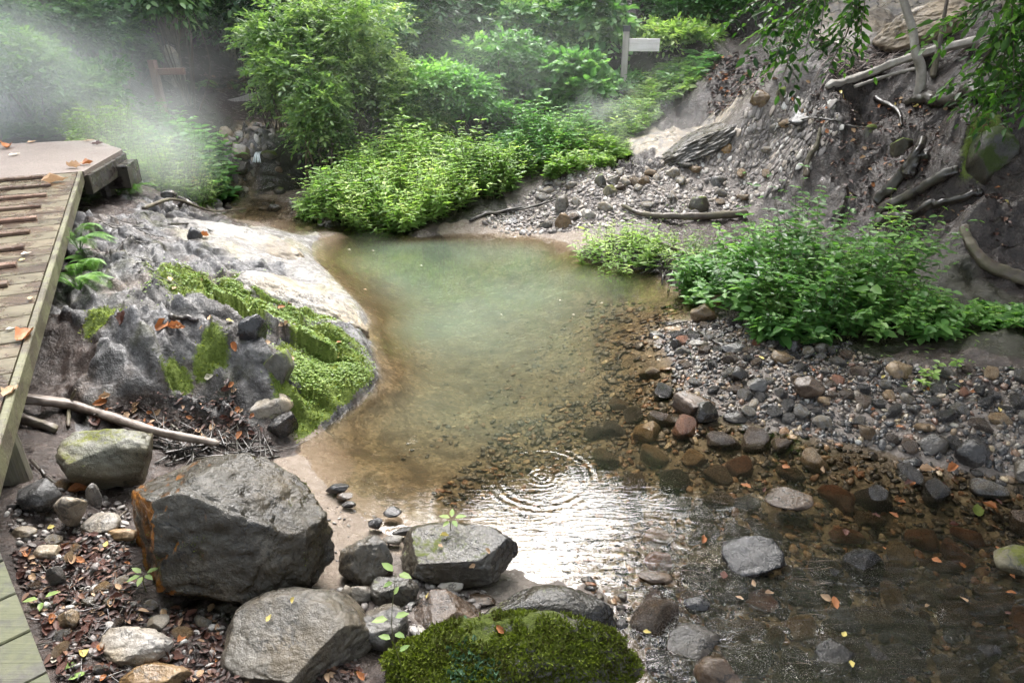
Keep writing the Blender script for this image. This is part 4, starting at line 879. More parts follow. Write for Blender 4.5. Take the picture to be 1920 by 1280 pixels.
# far boardwalk behind the stream
F0 = WY(358, 193, 13.6); F1 = WY(430, 190, 13.9); F2 = WY(500, 172, 14.6); F3 = WY(580, 160, 15.6)
far = empty('boardwalk', (F1[0], F1[1], .4), 'narrow grey boardwalk in the shade above the stream head', 'boardwalk')
fp = spline([F0, F1, F2, F3], 25); T = unit(np.gradient(fp, axis=0)*np.array([1, 1, 0])); S = np.stack([-T[:, 1], T[:, 0], 0*T[:, 0]], 1)
def strip(mb, c, S, w0, w1, z0, z1, tint=.5):
    n = len(c); V = np.concatenate([c + S*w + Z3*z for w, z in ((w0, z0), (w0, z1), (w1, z1), (w1, z0))])
    i = np.arange(n-1); q = [np.stack([i+a*n, i+1+a*n, i+1+b*n, i+b*n], 1) for a, b in ((0, 1), (1, 2), (2, 3), (3, 0))]
    mb.add(V, q, tint)
mb = MB(); strip(mb, fp, S, .04, .9, -.04, .0); part(mb, 'deck', MW['dark'], far)
mb = MB(); strip(mb, fp, S, -.02, .036, -.13, .03); part(mb, 'edge_beam', MW['post'], far)
mb = MB(); strip(mb, fp, S, .0, .034, -.24, -.136); part(mb, 'joist', MW['dark'], far)
for k in (9, 14, 20):
    c = fp[k] + S[k]*.12; mb = MB(); tube(mb, [(c[0], c[1], g1(c[0], c[1])-.2), (c[0], c[1], c[2]-.245)], .085, 10, .6); part(mb, 'post', MW['stump'], far)
# signposts
p = WY(1166, 196, 11.2); t = WY(1168, 57, 11.2); hgt = t[2]-p[2]+.35
sp = empty('signpost', (p[0], p[1], p[2]-.35), 'pale grey trail signpost with a dark cap and blank white pointing board', 'signpost')
def loc(mb, name, mat, root, smooth=False): return mb.build(name, mat, root, smooth)
X3, Y3 = np.array([1., 0, 0]), np.array([0, 1., 0])
mb = MB(); box(mb, (0, 0, hgt/2), (Z3, X3, Y3), (hgt/2, .047, .047), .5, .012); loc(mb, 'post', MW['post'], sp)
mb = MB(); box(mb, (0, 0, hgt+.022), (Z3, X3, Y3), (.04, .054, .054), .5, .01); loc(mb, 'cap', MW['cap'], sp)
mb = MB(); box(mb, (.047+.225, -.0, hgt-.2), (X3, Y3, Z3), (.224, .016, .088), .5, .006); loc(mb, 'board', MW['board'], sp)
sp.rotation_euler = (0, R(0), R(-6))
p = WY(303, 190, 11.7); t = WY(291, 113, 11.7); hgt = t[2]-p[2]+.4
sp = empty('signpost', (p[0], p[1], p[2]-.4), 'leaning red brown signpost with an arm, in front of the dark forest', 'signpost')
mb = MB(); box(mb, (0, 0, hgt/2), (Z3, X3, Y3), (hgt/2, .055, .055), .5, .012); loc(mb, 'post', MW['redpost'], sp)
mb = MB(); box(mb, (.055+.23, 0, hgt-.17), (X3, Y3, Z3), (.228, .025, .05), .5, .006); loc(mb, 'board', MW['redpost'], sp)
sp.rotation_euler = (0, R(-1.5), R(-8))
# ------------------------------------------------------------------ fallen wood
def log(label, pts, r0, r1, mat, name='log', cat='log', n=44, seg=12, rough=.4, seed=1, lift=.0, group=None, twigs=0, straight=False):
    """pts: (pixel x, pixel y[, height above the ground]) along the piece"""
    P = []
    for q in pts:
        h = hit(q[0], q[1]); up = (q[2] if len(q) > 2 else .0) + lift
        P.append(h + unit(np.array([0, 0, CAMZ])-h)*0 + np.array([0, 0, up]))
    P = np.array(P); c = spline(P, n); rad = np.linspace(r0, r1, n)
    gzz = gz(c[:, 0], c[:, 1]); c[:, 2] = np.maximum(c[:, 2], gzz + rad*.5) if not straight else np.linspace(c[0, 2], c[-1, 2], n) + lift
    rad = rad*(1 + .10*NZ(np.stack([np.linspace(0, len(P)*2.2, n), np.full(n, seed*2.3), np.zeros(n)], 1))); rad[-1] *= .6; rad[0] *= .75
    base = c[0].copy(); mb = MB(); tube(mb, c-base, rad, max(seg, 16) if r0 > .03 else seg, .5, rough*.6, seed, .55 if r0 > .025 else .2)
    o = mb.build(name, MW[mat]); o.location = base
    return tag(o, label, cat, group)
log('long bleached driftwood pole lying from under the boardwalk to the big boulder', [(45, 768, .03), (150, 790, .03), (290, 825, .03), (415, 850, .03)], .034, .02, 'drift', 'driftwood', 'driftwood', seed=3, straight=True, lift=.02)
log('grey weathered branch under the boardwalk end above the driftwood pole', [(20, 790, .04), (60, 800, .04), (110, 815, .03)], .035, .02, 'bark', 'driftwood', 'driftwood', seed=4)
log('short upright twig leaning by the driftwood pole', [(128, 802, .0), (136, 775, .06), (150, 758, .1)], .012, .008, 'bark', 'stick', 'stick', seed=5, seg=6)
log('thin dark twig across the end of the driftwood pole', [(310, 855, .02), (400, 838, .02), (500, 836, .01)], .009, .005, 'dark', 'stick', 'stick', seg=6)
log('pale fallen trunk lying across the debris at the top right', [(1548, 172, .05), (1620, 155, .08), (1720, 125, .12), (1830, 95, .1)], .036, .045, 'palebark', 'log', 'log', seed=6)
log('thin pale pole just below the pale fallen trunk', [(1600, 170, .04), (1660, 152, .05), (1715, 138, .05)], .022, .02, 'palebark', 'log', 'log', seed=16)
log('black rotten log on the dark slope at right', [(1698, 197, .03), (1760, 200, .05), (1850, 192, .05), (1930, 150, .05)], .05, .1, 'dark', 'log', 'log', seed=7)
log('curved brown root standing on the slope beside the flat slab', [(1512, 338, .0), (1514, 310, .04), (1530, 280, .05), (1538, 244, .02)], .035, .02, 'bark', 'branch', 'branch', seed=8)
log('upper dark log of the rotten pile above the leafy clump', [(1640, 385, .02), (1680, 350, .08), (1710, 320, .12), (1740, 300, .05)], .06, .035, 'dark', 'log', 'log', seed=9)
log('thick dark log of the rotten pile running to the clump top', [(1645, 408, .05), (1700, 385, .1), (1760, 350, .1), (1795, 330, .05)], .062, .04, 'dark', 'log', 'log', seed=10)
log('lowest dark log of the rotten pile', [(1640, 425, .03), (1710, 412, .06), (1790, 385, .05), (1840, 370, .02)], .045, .035, 'dark', 'log', 'log', seed=19)
log('jagged stump piece poking up from the rotten pile', [(1700, 345, .03), (1715, 310, .14), (1725, 295, .2)], .06, .03, 'dark', 'log', 'log', seed=20)
log('bowed branch on the dark ground at the right edge', [(1805, 432, .04), (1812, 470, .08), (1850, 510, .06), (1930, 535, .04)], .03, .05, 'bark', 'branch', 'branch', seed=11)
log('long brown branch along the bank in front of the leafy clump', [(1170, 442, .06), (1240, 470, .08), (1320, 500, .06), (1440, 545, .05)], .022, .04, 'bark', 'branch', 'branch', seed=12)
log('dark lower branch close to the water by the leafy clump', [(1255, 480, .05), (1310, 510, .05), (1380, 528, .05), (1450, 540, .05)], .02, .038, 'dark', 'branch', 'branch', seed=13)
log('thin forked branch reaching down to the water', [(1090, 482, .04), (1130, 465, .06), (1190, 450, .05)], .018, .01, 'bark', 'branch', 'branch', seed=14)
log('grey branch lying behind the small grassy patch', [(1165, 392, .05), (1210, 410, .05), (1300, 415, .06), (1400, 408, .05)], .02, .05, 'bark', 'branch', 'branch', seed=15)
log('black forked branch on the far gravel', [(880, 418, .03), (960, 398, .04), (1010, 392, .05), (1050, 365, .05)], .022, .008, 'dark', 'branch', 'branch', seg=7, seed=21)
log('second black branch on the far gravel, the lower one', [(900, 405, .03), (970, 400, .04), (1040, 382, .05), (1070, 372, .05)], .018, .006, 'dark', 'branch', 'branch', seg=7, seed=22)
log('pale thin stick at the far waterline', [(945, 424, .02), (985, 418, .02), (1010, 402, .03)], .01, .006, 'drift', 'stick', 'stick', seg=6)
log('long slender branch across the slab edge above the stream mouth', [(270, 400, .05), (330, 388, .08), (400, 405, .06), (465, 408, .12)], .022, .009, 'bark', 'branch', 'branch', seg=7, seed=23)
log('thin dark branch on the pale ridge', [(318, 428, .04), (370, 430, .05), (400, 440, .03)], .012, .007, 'dark', 'stick', 'stick', seg=6)
log('thin curved twig hanging on the slope', [(1455, 250, .06), (1520, 238, .1), (1590, 250, .08), (1640, 250, .05)], .012, .007, 'dark', 'stick', 'stick', seg=6, seed=24)
log('dark root bow in the middle of the slope', [(1640, 190, .03), (1680, 215, .05), (1690, 240, .02)], .03, .015, 'dark', 'branch', 'branch', seed=25)
log('curved dark twig in front of the leafy clump', [(1478, 600, .0), (1474, 570, .12), (1484, 545, .2)], .012, .008, 'dark', 'stick', 'stick', seg=6, seed=26)
log('wet stick lying on the shingle point', [(1305, 622, .02), (1345, 648, .02), (1375, 652, .02)], .012, .01, 'dark', 'stick', 'stick', seg=6)
log('thin dark stick at the tip of the shingle point', [(1228, 608, .02), (1255, 612, .02), (1290, 606, .02)], .01, .006, 'dark', 'stick', 'stick', seg=6)
log('half buried twig looping through the litter left of the big boulder', [(110, 1015, .0), (150, 1022, .015), (190, 998, .01), (240, 955, .0)], .006, .004, 'bark', 'stick', 'stick', seg=6)
log('dark twig leaning from the post across the stones', [(60, 870, .03), (90, 900, .02), (118, 915, .0)], .008, .006, 'dark', 'stick', 'stick', seg=6)
log('dead stick lying by the lower driftwood', [(420, 855, .02), (470, 866, .02), (525, 858, .01)], .007, .005, 'dark', 'stick', 'stick', seg=6)
log('twig lying over the stepped rocks near the outcrop foot', [(320, 800, .02), (360, 830, .02), (400, 845, .01)], .008, .006, 'bark', 'stick', 'stick', seg=6)
log('short black stick among the brown leaves on the outcrop', [(318, 600, .02), (350, 606, .03), (372, 606, .02)], .018, .014, 'dark', 'stick', 'stick', seg=7)
log('bare vertical stem standing in the debris beside the bent trunk', [(1748, 150, .0), (1752, 120, .25), (1755, 88, .5)], .03, .02, 'bark', 'branch', 'branch', seed=27)
# bent pale trunk growing through the debris
P = [WY(1727, 160, 7.9), WY(1727, 130, 7.95), WY(1716, 95, 8.0), WY(1712, 60, 8.1), WY(1700, 20, 8.2), WY(1686, -30, 8.3), WY(1650, -160, 8.4), WY(1640, -420, 8.6)]
c = spline(P, 40); c[:, 2] += 0; base = np.array([c[0][0], c[0][1], g1(c[0][0], c[0][1])-.15])
c = np.concatenate([[base], c]); mb = MB(); tube(mb, c-base, np.linspace(.052, .03, len(c)), 12, .5, .1, 3, .35)
bent = empty('tree', base, 'bent pale trunk of a small tree growing through the debris at top right', 'tree'); mb.build('trunk', MW['palebark'], bent); BENT_TOP = c[-1]
# twig litter in the debris and along the bank: past counting, one heap
mb = MB(); rng2 = np.random.RandomState(5)
def twigs(poly, n, l0, l1, r, up=.05, along=None):
    q = poly_sample(rng2, poly, n)
    for x, y in q:
        if abs(g1(x+.15, y)-g1(x-.15, y)) + abs(g1(x, y+.15)-g1(x, y-.15)) > .33: continue
        a = rng2.rand()*PI if along is None else along + rng2.normal()*.45
        L = rng2.uniform(l0, l1); d = np.array([math.cos(a), math.sin(a)])*L/2
        pts = []
        for s in (-1, -.35, .3, 1):
            px_, py_ = x+d[0]*s+rng2.normal()*.02*L, y+d[1]*s+rng2.normal()*.02*L
            pts.append((px_, py_, g1(px_, py_)+.008+rng2.rand()*up))
        tube(mb, pts, np.linspace(r, r*.5, 4)*rng2.uniform(.5, 1.3), 4, rng2.rand())
twigs([(1480, 150), (1560, 130), (1640, 100), (1740, 100), (1860, 70), (1860, 110), (1720, 150), (1600, 200), (1480, 210)], 120, .12, .5, .007, .05, -.3)
twigs([(1420, 190), (1480, 150), (1560, 190), (1500, 260), (1430, 300)], 50, .12, .4, .007, .03, -.4)
tag(mb.build('debris', wood_material('dry twigs', [(.07, .05, .045), (.2, .155, .135), (.42, .37, .34)], (.4, .7), grain=(9, 9, 9))), 'tangle of dry pale twigs piled below the pale slab', kind='stuff')
mb = MB()
twigs([(1095, 480), (1180, 455), (1300, 500), (1420, 535), (1400, 555), (1300, 545), (1180, 500)], 170, .12, .5, .007, .07)
twigs([(1560, 220), (1800, 220), (1900, 300), (1700, 430), (1600, 330)], 45, .12, .4, .006, .03)
twigs([(300, 790), (450, 830), (540, 850), (430, 870), (250, 840)], 70, .1, .35, .005, .02)
twigs([(60, 1050), (240, 1020), (300, 1160), (420, 1200), (330, 1280), (120, 1280)], 90, .05, .18, .003, .01)
twigs([(950, 400), (1100, 380), (1300, 380), (1250, 420), (1000, 430)], 40, .2, .6, .006, .03)
twigs([(230, 400), (340, 470), (420, 560), (300, 560), (180, 470)], 40, .1, .4, .006, .02)
tag(mb.build('debris', MW['dark']), 'dark wet twigs and rootlets washed up along the banks', kind='stuff')
# ================================================================== PLANTS
def leaf_material(name, dark, mid, light, trans=.35, rough=(.36, .5), spec=.35, tcol=None, edge=None):
    m = Mat(name); t = m.attr('tint'); P = m.n('NewGeometry').outputs['Position']
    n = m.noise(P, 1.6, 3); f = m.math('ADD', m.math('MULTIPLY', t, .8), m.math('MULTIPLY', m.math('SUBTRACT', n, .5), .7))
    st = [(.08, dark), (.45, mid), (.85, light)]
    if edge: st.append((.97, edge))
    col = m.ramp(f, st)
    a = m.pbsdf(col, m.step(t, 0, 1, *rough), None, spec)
    tr = m.n('BsdfTranslucent', {'Color': m.mix(1.0, col, (1.5, 1.7, .8), 'MULTIPLY')}).outputs[0]
    return m.done(m.n('MixShader', {0: trans, 1: a, 2: tr}).outputs[0])
ML = {
 'shrub': leaf_material('mottled shrub leaf', (.05, .105, .04), (.15, .235, .085), (.31, .39, .16), .42, edge=(.5, .45, .16)),
 'herb': leaf_material('fresh herb leaf', (.07, .14, .035), (.20, .32, .085), (.40, .49, .19), .45, edge=(.5, .40, .14)),
 'broad': leaf_material('broad pale leaf', (.05, .13, .04), (.12, .26, .085), (.24, .38, .15), .42),
 'clump': leaf_material('bank herb leaf', (.032, .09, .024), (.10, .22, .055), (.22, .36, .11), .42, edge=(.36, .36, .10)),
 'dark': leaf_material('dark evergreen leaf', (.018, .05, .02), (.045, .115, .045), (.10, .20, .08), .3, (.3, .45)),
 'forest': leaf_material('forest leaf', (.02, .055, .02), (.06, .14, .042), (.13, .24, .075), .36),
 'mist': leaf_material('soft bank leaf', (.045, .11, .05), (.13, .24, .10), (.26, .37, .17), .42),
 'hang': leaf_material('hanging branch leaf', (.014, .045, .010), (.05, .125, .024), (.13, .25, .05), .45),
 'cover': leaf_material('ground cover leaf', (.07, .13, .018), (.14, .22, .035), (.24, .32, .075), .25, (.4, .6)),
 'mosstuft': leaf_material('moss blade', (.035, .03, .008), (.10, .13, .015), (.25, .29, .038), .25, (.6, .8), .2),
 'lichen': leaf_material('blue green leafy liverwort', (.03, .07, .035), (.08, .15, .085), (.16, .25, .16), .2, (.4, .6)),
 'fern': leaf_material('fern frond', (.03, .09, .012), (.09, .2, .03), (.19, .32, .05), .35),
}
MSTEM = wood_material('plant stem', [(.05, .05, .02), (.10, .10, .04), (.17, .15, .07)], (.4, .7), grain=(9, 9, 9))
MTWIG = wood_material('shrub twig', [(.04, .03, .02), (.10, .075, .05), (.18, .14, .1)], (.4, .7), grain=(9, 9, 9))
def add_leaves(mb, pos, axis, nrm, L, Wd, tint, fold=.22, curl=.18):
    n = len(pos); axis = unit(axis); side = unit(np.cross(axis, nrm)); nrm = np.cross(side, axis)
    L = np.broadcast_to(L, (n,))[:, None]; h = np.broadcast_to(Wd, (n,))[:, None]*.5
    def v(t, s, k): return pos + axis*L*t + side*h*s + nrm*(h*k)
    V = np.stack([v(0, 0, 0), v(.28, .9, fold*1.6), v(.66, .78, fold*1.2-curl), v(1, 0, -curl*2.2), v(.66, -.78, fold*1.2-curl), v(.28, -.9, fold*1.6)], 1).reshape(-1, 3)
    b = np.arange(n)[:, None]*6
    mb.add(V, np.concatenate([b+np.array([[0, 1, 2, 3]]), b+np.array([[0, 3, 4, 5]])], 1).reshape(-1, 4), np.repeat(tint, 2))
def sprays(mb, o, d, L, k, leaf, rng, tint, droop=.3, wr=.5, flat=.45):
    """twigs o with direction d: k leaves alternate along each"""
    n = len(o); d = unit(d); s = ((np.arange(k)+.8)/k)[None, :, None]
    L = np.broadcast_to(L, (n,))[:, None, None]
    pos = o[:, None] + d[:, None]*L*s - Z3*(droop*L*s*s)
    dd = unit(d[:, None] - Z3*(2*droop*s)*.6)
    up = np.array([0, 0, 1.0]) + rng.normal(size=(n, 1, 3))*.25
    sd = unit(np.cross(dd, np.broadcast_to(up, dd.shape))); sg = np.where(np.arange(k) % 2 == 0, 1, -1)[None, :, None]
    ax = dd*.6 + sd*sg*.85 + rng.normal(size=(n, k, 3))*.22 - Z3*.25*droop
    ax[:, -1] = dd[:, -1]
    nr = Z3 + rng.normal(size=(n, k, 3))*flat
    lf = leaf*rng.uniform(.65, 1.2, (n, k))*rng.uniform(.65, 1.3, (n, 1))
    tt = np.clip(tint[:, None] + rng.normal(size=(n, k))*.14, 0, 1)
    add_leaves(mb, pos.reshape(-1, 3), ax.reshape(-1, 3), nr.reshape(-1, 3), lf.ravel(), (lf*wr).ravel(), tt.ravel())
def lobes_in(c, h, m, rng, rmin=.34, rmax=.52):
    out = []
    for i in range(m):
        p = unit(rng.normal(size=3))*rng.rand()**.5*.72; p[2] = p[2]*.9 + .05
        out.append((np.array(c) + p*h, np.array(h)*rng.uniform(rmin, rmax)*np.array([1, 1, .85])))
    return out
def crown_mesh(lobes, n, k, leaf, L, rng, droop=.35, wr=.5, inner=.35, outw=.75, tb=.45, tv=.2, name='foliage', flat=.45):
    mb = MB(); vol = np.array([l[1][0]*l[1][1]+l[1][0]*l[1][2] for l in lobes]); vol /= vol.sum()
    ct = rng.choice(len(lobes), n, p=vol); u = unit(rng.normal(size=(n, 3))); u[:, 2] = np.where(u[:, 2] < -.2, -u[:, 2]*.6, u[:, 2]); u = unit(u)
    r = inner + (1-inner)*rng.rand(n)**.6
    C = np.array([l[0] for l in lobes])[ct]; H = np.array([l[1] for l in lobes])[ct]
    lt = np.array([rng.normal()*tv for _ in lobes])[ct]
    o = C + u*H*r[:, None]
    d = u*outw + rng.normal(size=(n, 3))*.45 + Z3*.25
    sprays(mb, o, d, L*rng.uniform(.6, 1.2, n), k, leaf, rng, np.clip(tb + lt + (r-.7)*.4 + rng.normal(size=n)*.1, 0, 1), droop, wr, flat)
    return mb
def on_ground(x, y): return g1(x, y)
def span(px0, px1, py0, py1, Y):
    a = WY(px0, py0, Y); b = WY(px1, py1, Y); c = WY((px0+px1)/2, (py0+py1)/2, Y)
    return c[0], abs(b[0]-a[0])/2, b[2], a[2]
def shrub(name, label, cat, px0, px1, py0, py1, Y, depth, mat, seed, n, k=7, leaf=.07, L=.28, m=9, droop=.35, wr=.5, group=None, tb=.45, tv=.2, stems=12, toground=True, flat=.45, inner=.35):
    rng = np.random.RandomState(seed); x, hx, z0, z1 = span(px0, px1, py0, py1, Y)
    zg = on_ground(x, Y); zlo = zg if toground else z0
    c = np.array([x, Y, (zlo+z1)/2]); h = np.array([hx, depth, max((z1-zlo)/2, .15)])
    root = empty(name, (x, Y, zg), label, cat, group); off = np.array([x, Y, zg])
    lb = [(a-off, b) for a, b in lobes_in(c, h, m, rng)]
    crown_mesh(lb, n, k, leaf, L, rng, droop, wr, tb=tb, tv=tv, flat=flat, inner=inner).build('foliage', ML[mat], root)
    mb = MB()
    for i in range(stems):
        a, b = lb[i % len(lb)]; bx = np.array([a[0]*.3 + rng.normal()*.08, a[1]*.3 + rng.normal()*.08, 0]); bx[2] = on_ground(bx[0]+x, bx[1]+Y) - zg - .05
        e = a + unit(rng.normal(size=3))*b*.9; md = (bx+e)/2 + rng.normal(size=3)*.1*np.linalg.norm(e-bx); md[2] += .1*abs(e[2])
        r0 = .012 + .008*rng.rand(); tube(mb, spline([bx, md, e], 9), np.linspace(r0, r0*.3, 9), 5, rng.rand())
    mb.build('stems', MTWIG, root)
    return root
def herbs(name, label, cat, px0, px1, py0, py1, Y, depth, mat, seed, n, nodes=8, leaf=.06, group=None, wr=.5, tb=.5, lean=.25, bare=.25, dome=.55, flowers=0, tv=.14):
    """a patch of upright leafy stems"""
    rng = np.random.RandomState(seed); x, hx, z0, z1 = span(px0, px1, py0, py1, Y); zg = on_ground(x, Y)
    H = max(z1-zg, .15); root = empty(name, (x, Y, zg), label, cat, group); off = np.array([x, Y, zg])
    a = rng.rand(n)*2*PI; r = np.sqrt(rng.rand(n)); X = np.cos(a)*r*hx; Yy = np.sin(a)*r*depth
    zz = gz(X+x, Yy+Y)-zg; pr = 1-dome*r*r
    cl = .8 + .6*NZ(np.stack([X*2.2, Yy*2.2, np.full(n, seed*1.7)], 1))
    hh = np.maximum(H*pr*np.clip(cl, .35, 1.15)*(.45 + .7*rng.rand(n)**.7) + (0-zz)*.35, .08)
    ln = np.stack([X/hx*.5 + rng.normal(size=n)*.5, Yy/depth*.5 + rng.normal(size=n)*.5 - .15, np.zeros(n)], 1)*lean
    d = unit(ln + Z3); o = np.stack([X, Yy, zz], 1)
    s = (bare + (1-bare)*(np.arange(nodes)+.6)/nodes)[None, :, None]
    ph = rng.rand(n)[:, None]*6.28 + np.arange(nodes)[None]*1.7
    n = n; leaf = leaf*1.3; P = o[:, None] + d[:, None]*hh[:, None, None]*s + ln[:, None]*hh[:, None, None]*.5*s*s
    sf = rng.choice([.6, .85, 1.0, 1.25, 1.75], n, p=[.2, .28, .28, .16, .08])
    mb = MB(); tnt = np.clip(tb + (rng.rand(n) < .06)*.5 + tv*NZ(np.stack([X*1.5+5, Yy*1.5, np.full(n, seed*.7)], 1))*1.6 + rng.normal(size=n)*.14, 0, 1)
    for q in (0, PI):
        A = np.stack([np.cos(ph+q), np.sin(ph+q), rng.uniform(-.15, .45, ph.shape)], -1)
        lf = leaf*rng.uniform(.6, 1.2, ph.shape)*(1.15-.5*s[..., 0])*sf[:, None]
        nr = Z3 + A*.15 + rng.normal(size=A.shape)*.3
        add_leaves(mb, P.reshape(-1, 3), A.reshape(-1, 3), nr.reshape(-1, 3), lf.ravel(), (lf*wr).ravel(), np.clip(tnt[:, None] + .25*(s[..., 0]-.6) + rng.normal(size=ph.shape)*.1, 0, 1).ravel(), .2, .25)
    mb.build('foliage', ML[mat], root)
    mb = MB(); tr = np.array([0, 2*PI/3, 4*PI/3]); off3 = np.stack([np.cos(tr), np.sin(tr), 0*tr], 1)
    e = o + d*hh[:, None] + ln*hh[:, None]*.5; rad = .0028
    V = np.stack([o[:, None]+off3*rad, ((o+e)/2 - ln*hh[:, None]*.12)[:, None]+off3*rad*.8, e[:, None]+off3*rad*.4], 1).reshape(-1, 3)
    b = np.arange(n)[:, None]*9; f = np.concatenate([b+np.array([[i+3*l, (i+1) % 3+3*l, (i+1) % 3+3+3*l, i+3+3*l]]) for l in (0, 1) for i in range(3)])
    mb.add(V, f, .5); mb.build('stems', MSTEM, root)
    if flowers:
        idx = rng.choice(n, min(flowers, n), replace=False); mb = MB()
        p = np.repeat(e[idx] + Z3*.01, 4, 0); a = rng.rand(len(p))*6.28
        add_leaves(mb, p, np.stack([np.cos(a), np.sin(a), .3+0*a], 1), np.tile(Z3, (len(p), 1)), .014, .012, rng.rand(len(p))); mb.build('flowers', M_FLOWER, root)
    return root
M_FLOWER = leaf_material('small lilac flower', (.4, .3, .45), (.6, .5, .65), (.75, .68, .8), .3, (.5, .6))
S, H_ = shrub, herbs
# centre
S('shrub', 'large mottled yellow and green shrub overhanging the stream mouth', 'shrub', 470, 830, -40, 300, 10.6, 1.1, 'shrub', 21, 2300, 8, .085, .34, 16, .4, .45, tb=.5, tv=.22)
S('shrub', 'lower leafy shrub with pale tips at the stream side of the mottled shrub', 'shrub', 500, 690, 130, 320, 9.9, .6, 'shrub', 22, 900, 8, .07, .28, 9, .4, .45, tb=.42)
S('shrub', 'dark branching shrub in the shade right of the mottled shrub', 'shrub', 640, 900, 60, 300, 11.4, .7, 'dark', 23, 900, 7, .085, .3, 9, .5, .42, tb=.6)
HB = 'herbs on the far bank of the pool'
H_('herb_patch', 'yellow green herbs hanging over the far water edge, the left one by the sand spit', 'herbs', 552, 760, 270, 425, 8.75, .5, 'herb', 31, 420, 9, .062, HB, .42, .5, .35, .12, flowers=14)
H_('herb_patch', 'brightest yellow green herbs leaning into the water at the middle of the far bank', 'herbs', 640, 880, 255, 440, 8.5, .5, 'herb', 32, 520, 9, .062, HB, .42, .6, .4, .1, flowers=16)
H_('herb_patch', 'tall green herbs behind the brightest ones at the foot of the mottled shrub', 'herbs', 640, 860, 205, 350, 9.5, .55, 'herb', 33, 420, 9, .07, HB, .42, .42, .3, .2, flowers=14)
H_('herb_patch', 'green herbs running down to the pale gravel at the far shore', 'herbs', 820, 965, 225, 400, 9.0, .45, 'herb', 34, 360, 9, .06, HB, .42, .42, .3, .12, flowers=8)
H_('herb_patch', 'grey green herbs above the far gravel, in the thin steam', 'herbs', 900, 1100, 190, 345, 9.9, .6, 'broad', 35, 420, 8, .075, HB, .5, .42, .3, .12, flowers=16)
H_('herb_patch', 'pale herbs at the upper gravel edge below the white sign', 'herbs', 1010, 1190, 175, 300, 10.5, .55, 'broad', 36, 360, 8, .075, HB, .5, .42, .3, .12)
S('shrub', 'round leaved pale bush left of the white signpost', 'shrub', 960, 1165, 105, 260, 10.9, .6, 'broad', 24, 650, 6, .11, .26, 9, .35, .8, tb=.5)
S('shrub', 'round leaved bush above the white sign board', 'shrub', 1045, 1200, -30, 140, 12.0, .6, 'broad', 25, 520, 6, .12, .3, 8, .35, .8, tb=.5)
S('shrub', 'light green bush behind and right of the white sign board', 'shrub', 1165, 1335, 60, 225, 11.9, .6, 'herb', 26, 800, 7, .085, .26, 10, .35, .5, tb=.32)
S('shrub', 'bushes hanging over the top of the bare brown bank', 'shrub', 1190, 1400, -40, 70, 12.6, .6, 'broad', 27, 700, 7, .09, .28, 9, .35, .5, tb=.3, toground=False)
H_('herb_patch', 'thin flowering herbs on the bank right of the white signpost', 'herbs', 1240, 1330, 110, 215, 11.0, .3, 'broad', 37, 70, 7, .085, None, .4, .4, .3, .15, flowers=10)
S('shrub', 'dark evergreen bush filling the shade above the pale herbs', 'shrub', 820, 1075, -60, 190, 12.6, .8, 'dark', 28, 1300, 7, .12, .36, 11, .5, .42, tb=.55)
S('shrub', 'dark evergreen bush at the top edge between the mottled shrub and the centre', 'shrub', 730, 900, -80, 110, 12.2, .8, 'dark', 29, 900, 7, .12, .36, 9, .5, .42, tb=.5)
S('shrub', 'leafy bush closing the gap between the mottled shrub and the round leaved bush', 'shrub', 790, 985, 70, 250, 11.7, .6, 'broad', 201, 800, 7, .09, .28, 9, .4, .55, tb=.42)
S('shrub', 'leafy bush tucked behind the white signpost foot', 'shrub', 1070, 1240, 165, 260, 11.5, .5, 'broad', 202, 520, 7, .09, .26, 8, .4, .6, tb=.5)
H_('herb_patch', 'tall herbs below the light green bush right of the white sign', 'herbs', 1175, 1300, 165, 240, 10.9, .5, 'herb', 203, 300, 8, .08, HB, .4, .42, .3, .15, flowers=8)
S('shrub', 'pale yellow green shrub leaning over the left of the stream mouth', 'shrub', 440, 600, 20, 190, 11.6, .6, 'shrub', 204, 800, 8, .08, .3, 9, .4, .45, tb=.5)
S('shrub', 'leafy bush behind the herbs at the far shore', 'shrub', 700, 900, 150, 300, 10.4, .6, 'shrub', 205, 900, 8, .075, .28, 9, .4, .45, tb=.45)
H_('herb_patch', 'light green herbs spilling down over the pale gravel below the sign', 'herbs', 950, 1175, 225, 345, 9.5, .5, 'herb', 301, 420, 8, .065, HB, .42, .5, .35, .12, flowers=10)
H_('herb_patch', 'light herbs on the slope just below the white signpost', 'herbs', 1080, 1230, 190, 290, 10.3, .4, 'herb', 302, 260, 8, .07, HB, .42, .5, .35, .12, flowers=8)
S('shrub', 'light green shrub filling the middle of the far bank', 'shrub', 780, 970, 115, 300, 10.5, .6, 'broad', 303, 900, 7, .085, .28, 9, .4, .55, tb=.55)
S('shrub', 'fresh green shrub under the dark evergreens at centre top', 'shrub', 870, 1060, 50, 220, 11.3, .6, 'broad', 304, 800, 7, .09, .28, 9, .4, .55, tb=.5)
S('shrub', 'leafy bush at the top edge left of the sign', 'shrub', 920, 1090, -40, 120, 12.2, .6, 'mist', 305, 700, 7, .10, .3, 9, .4, .55, tb=.5)
S('shrub', 'light leafy bush at the top edge over the mottled shrub', 'shrub', 620, 830, -60, 120, 12.0, .7, 'mist', 306, 900, 7, .10, .3, 9, .4, .5, tb=.55)
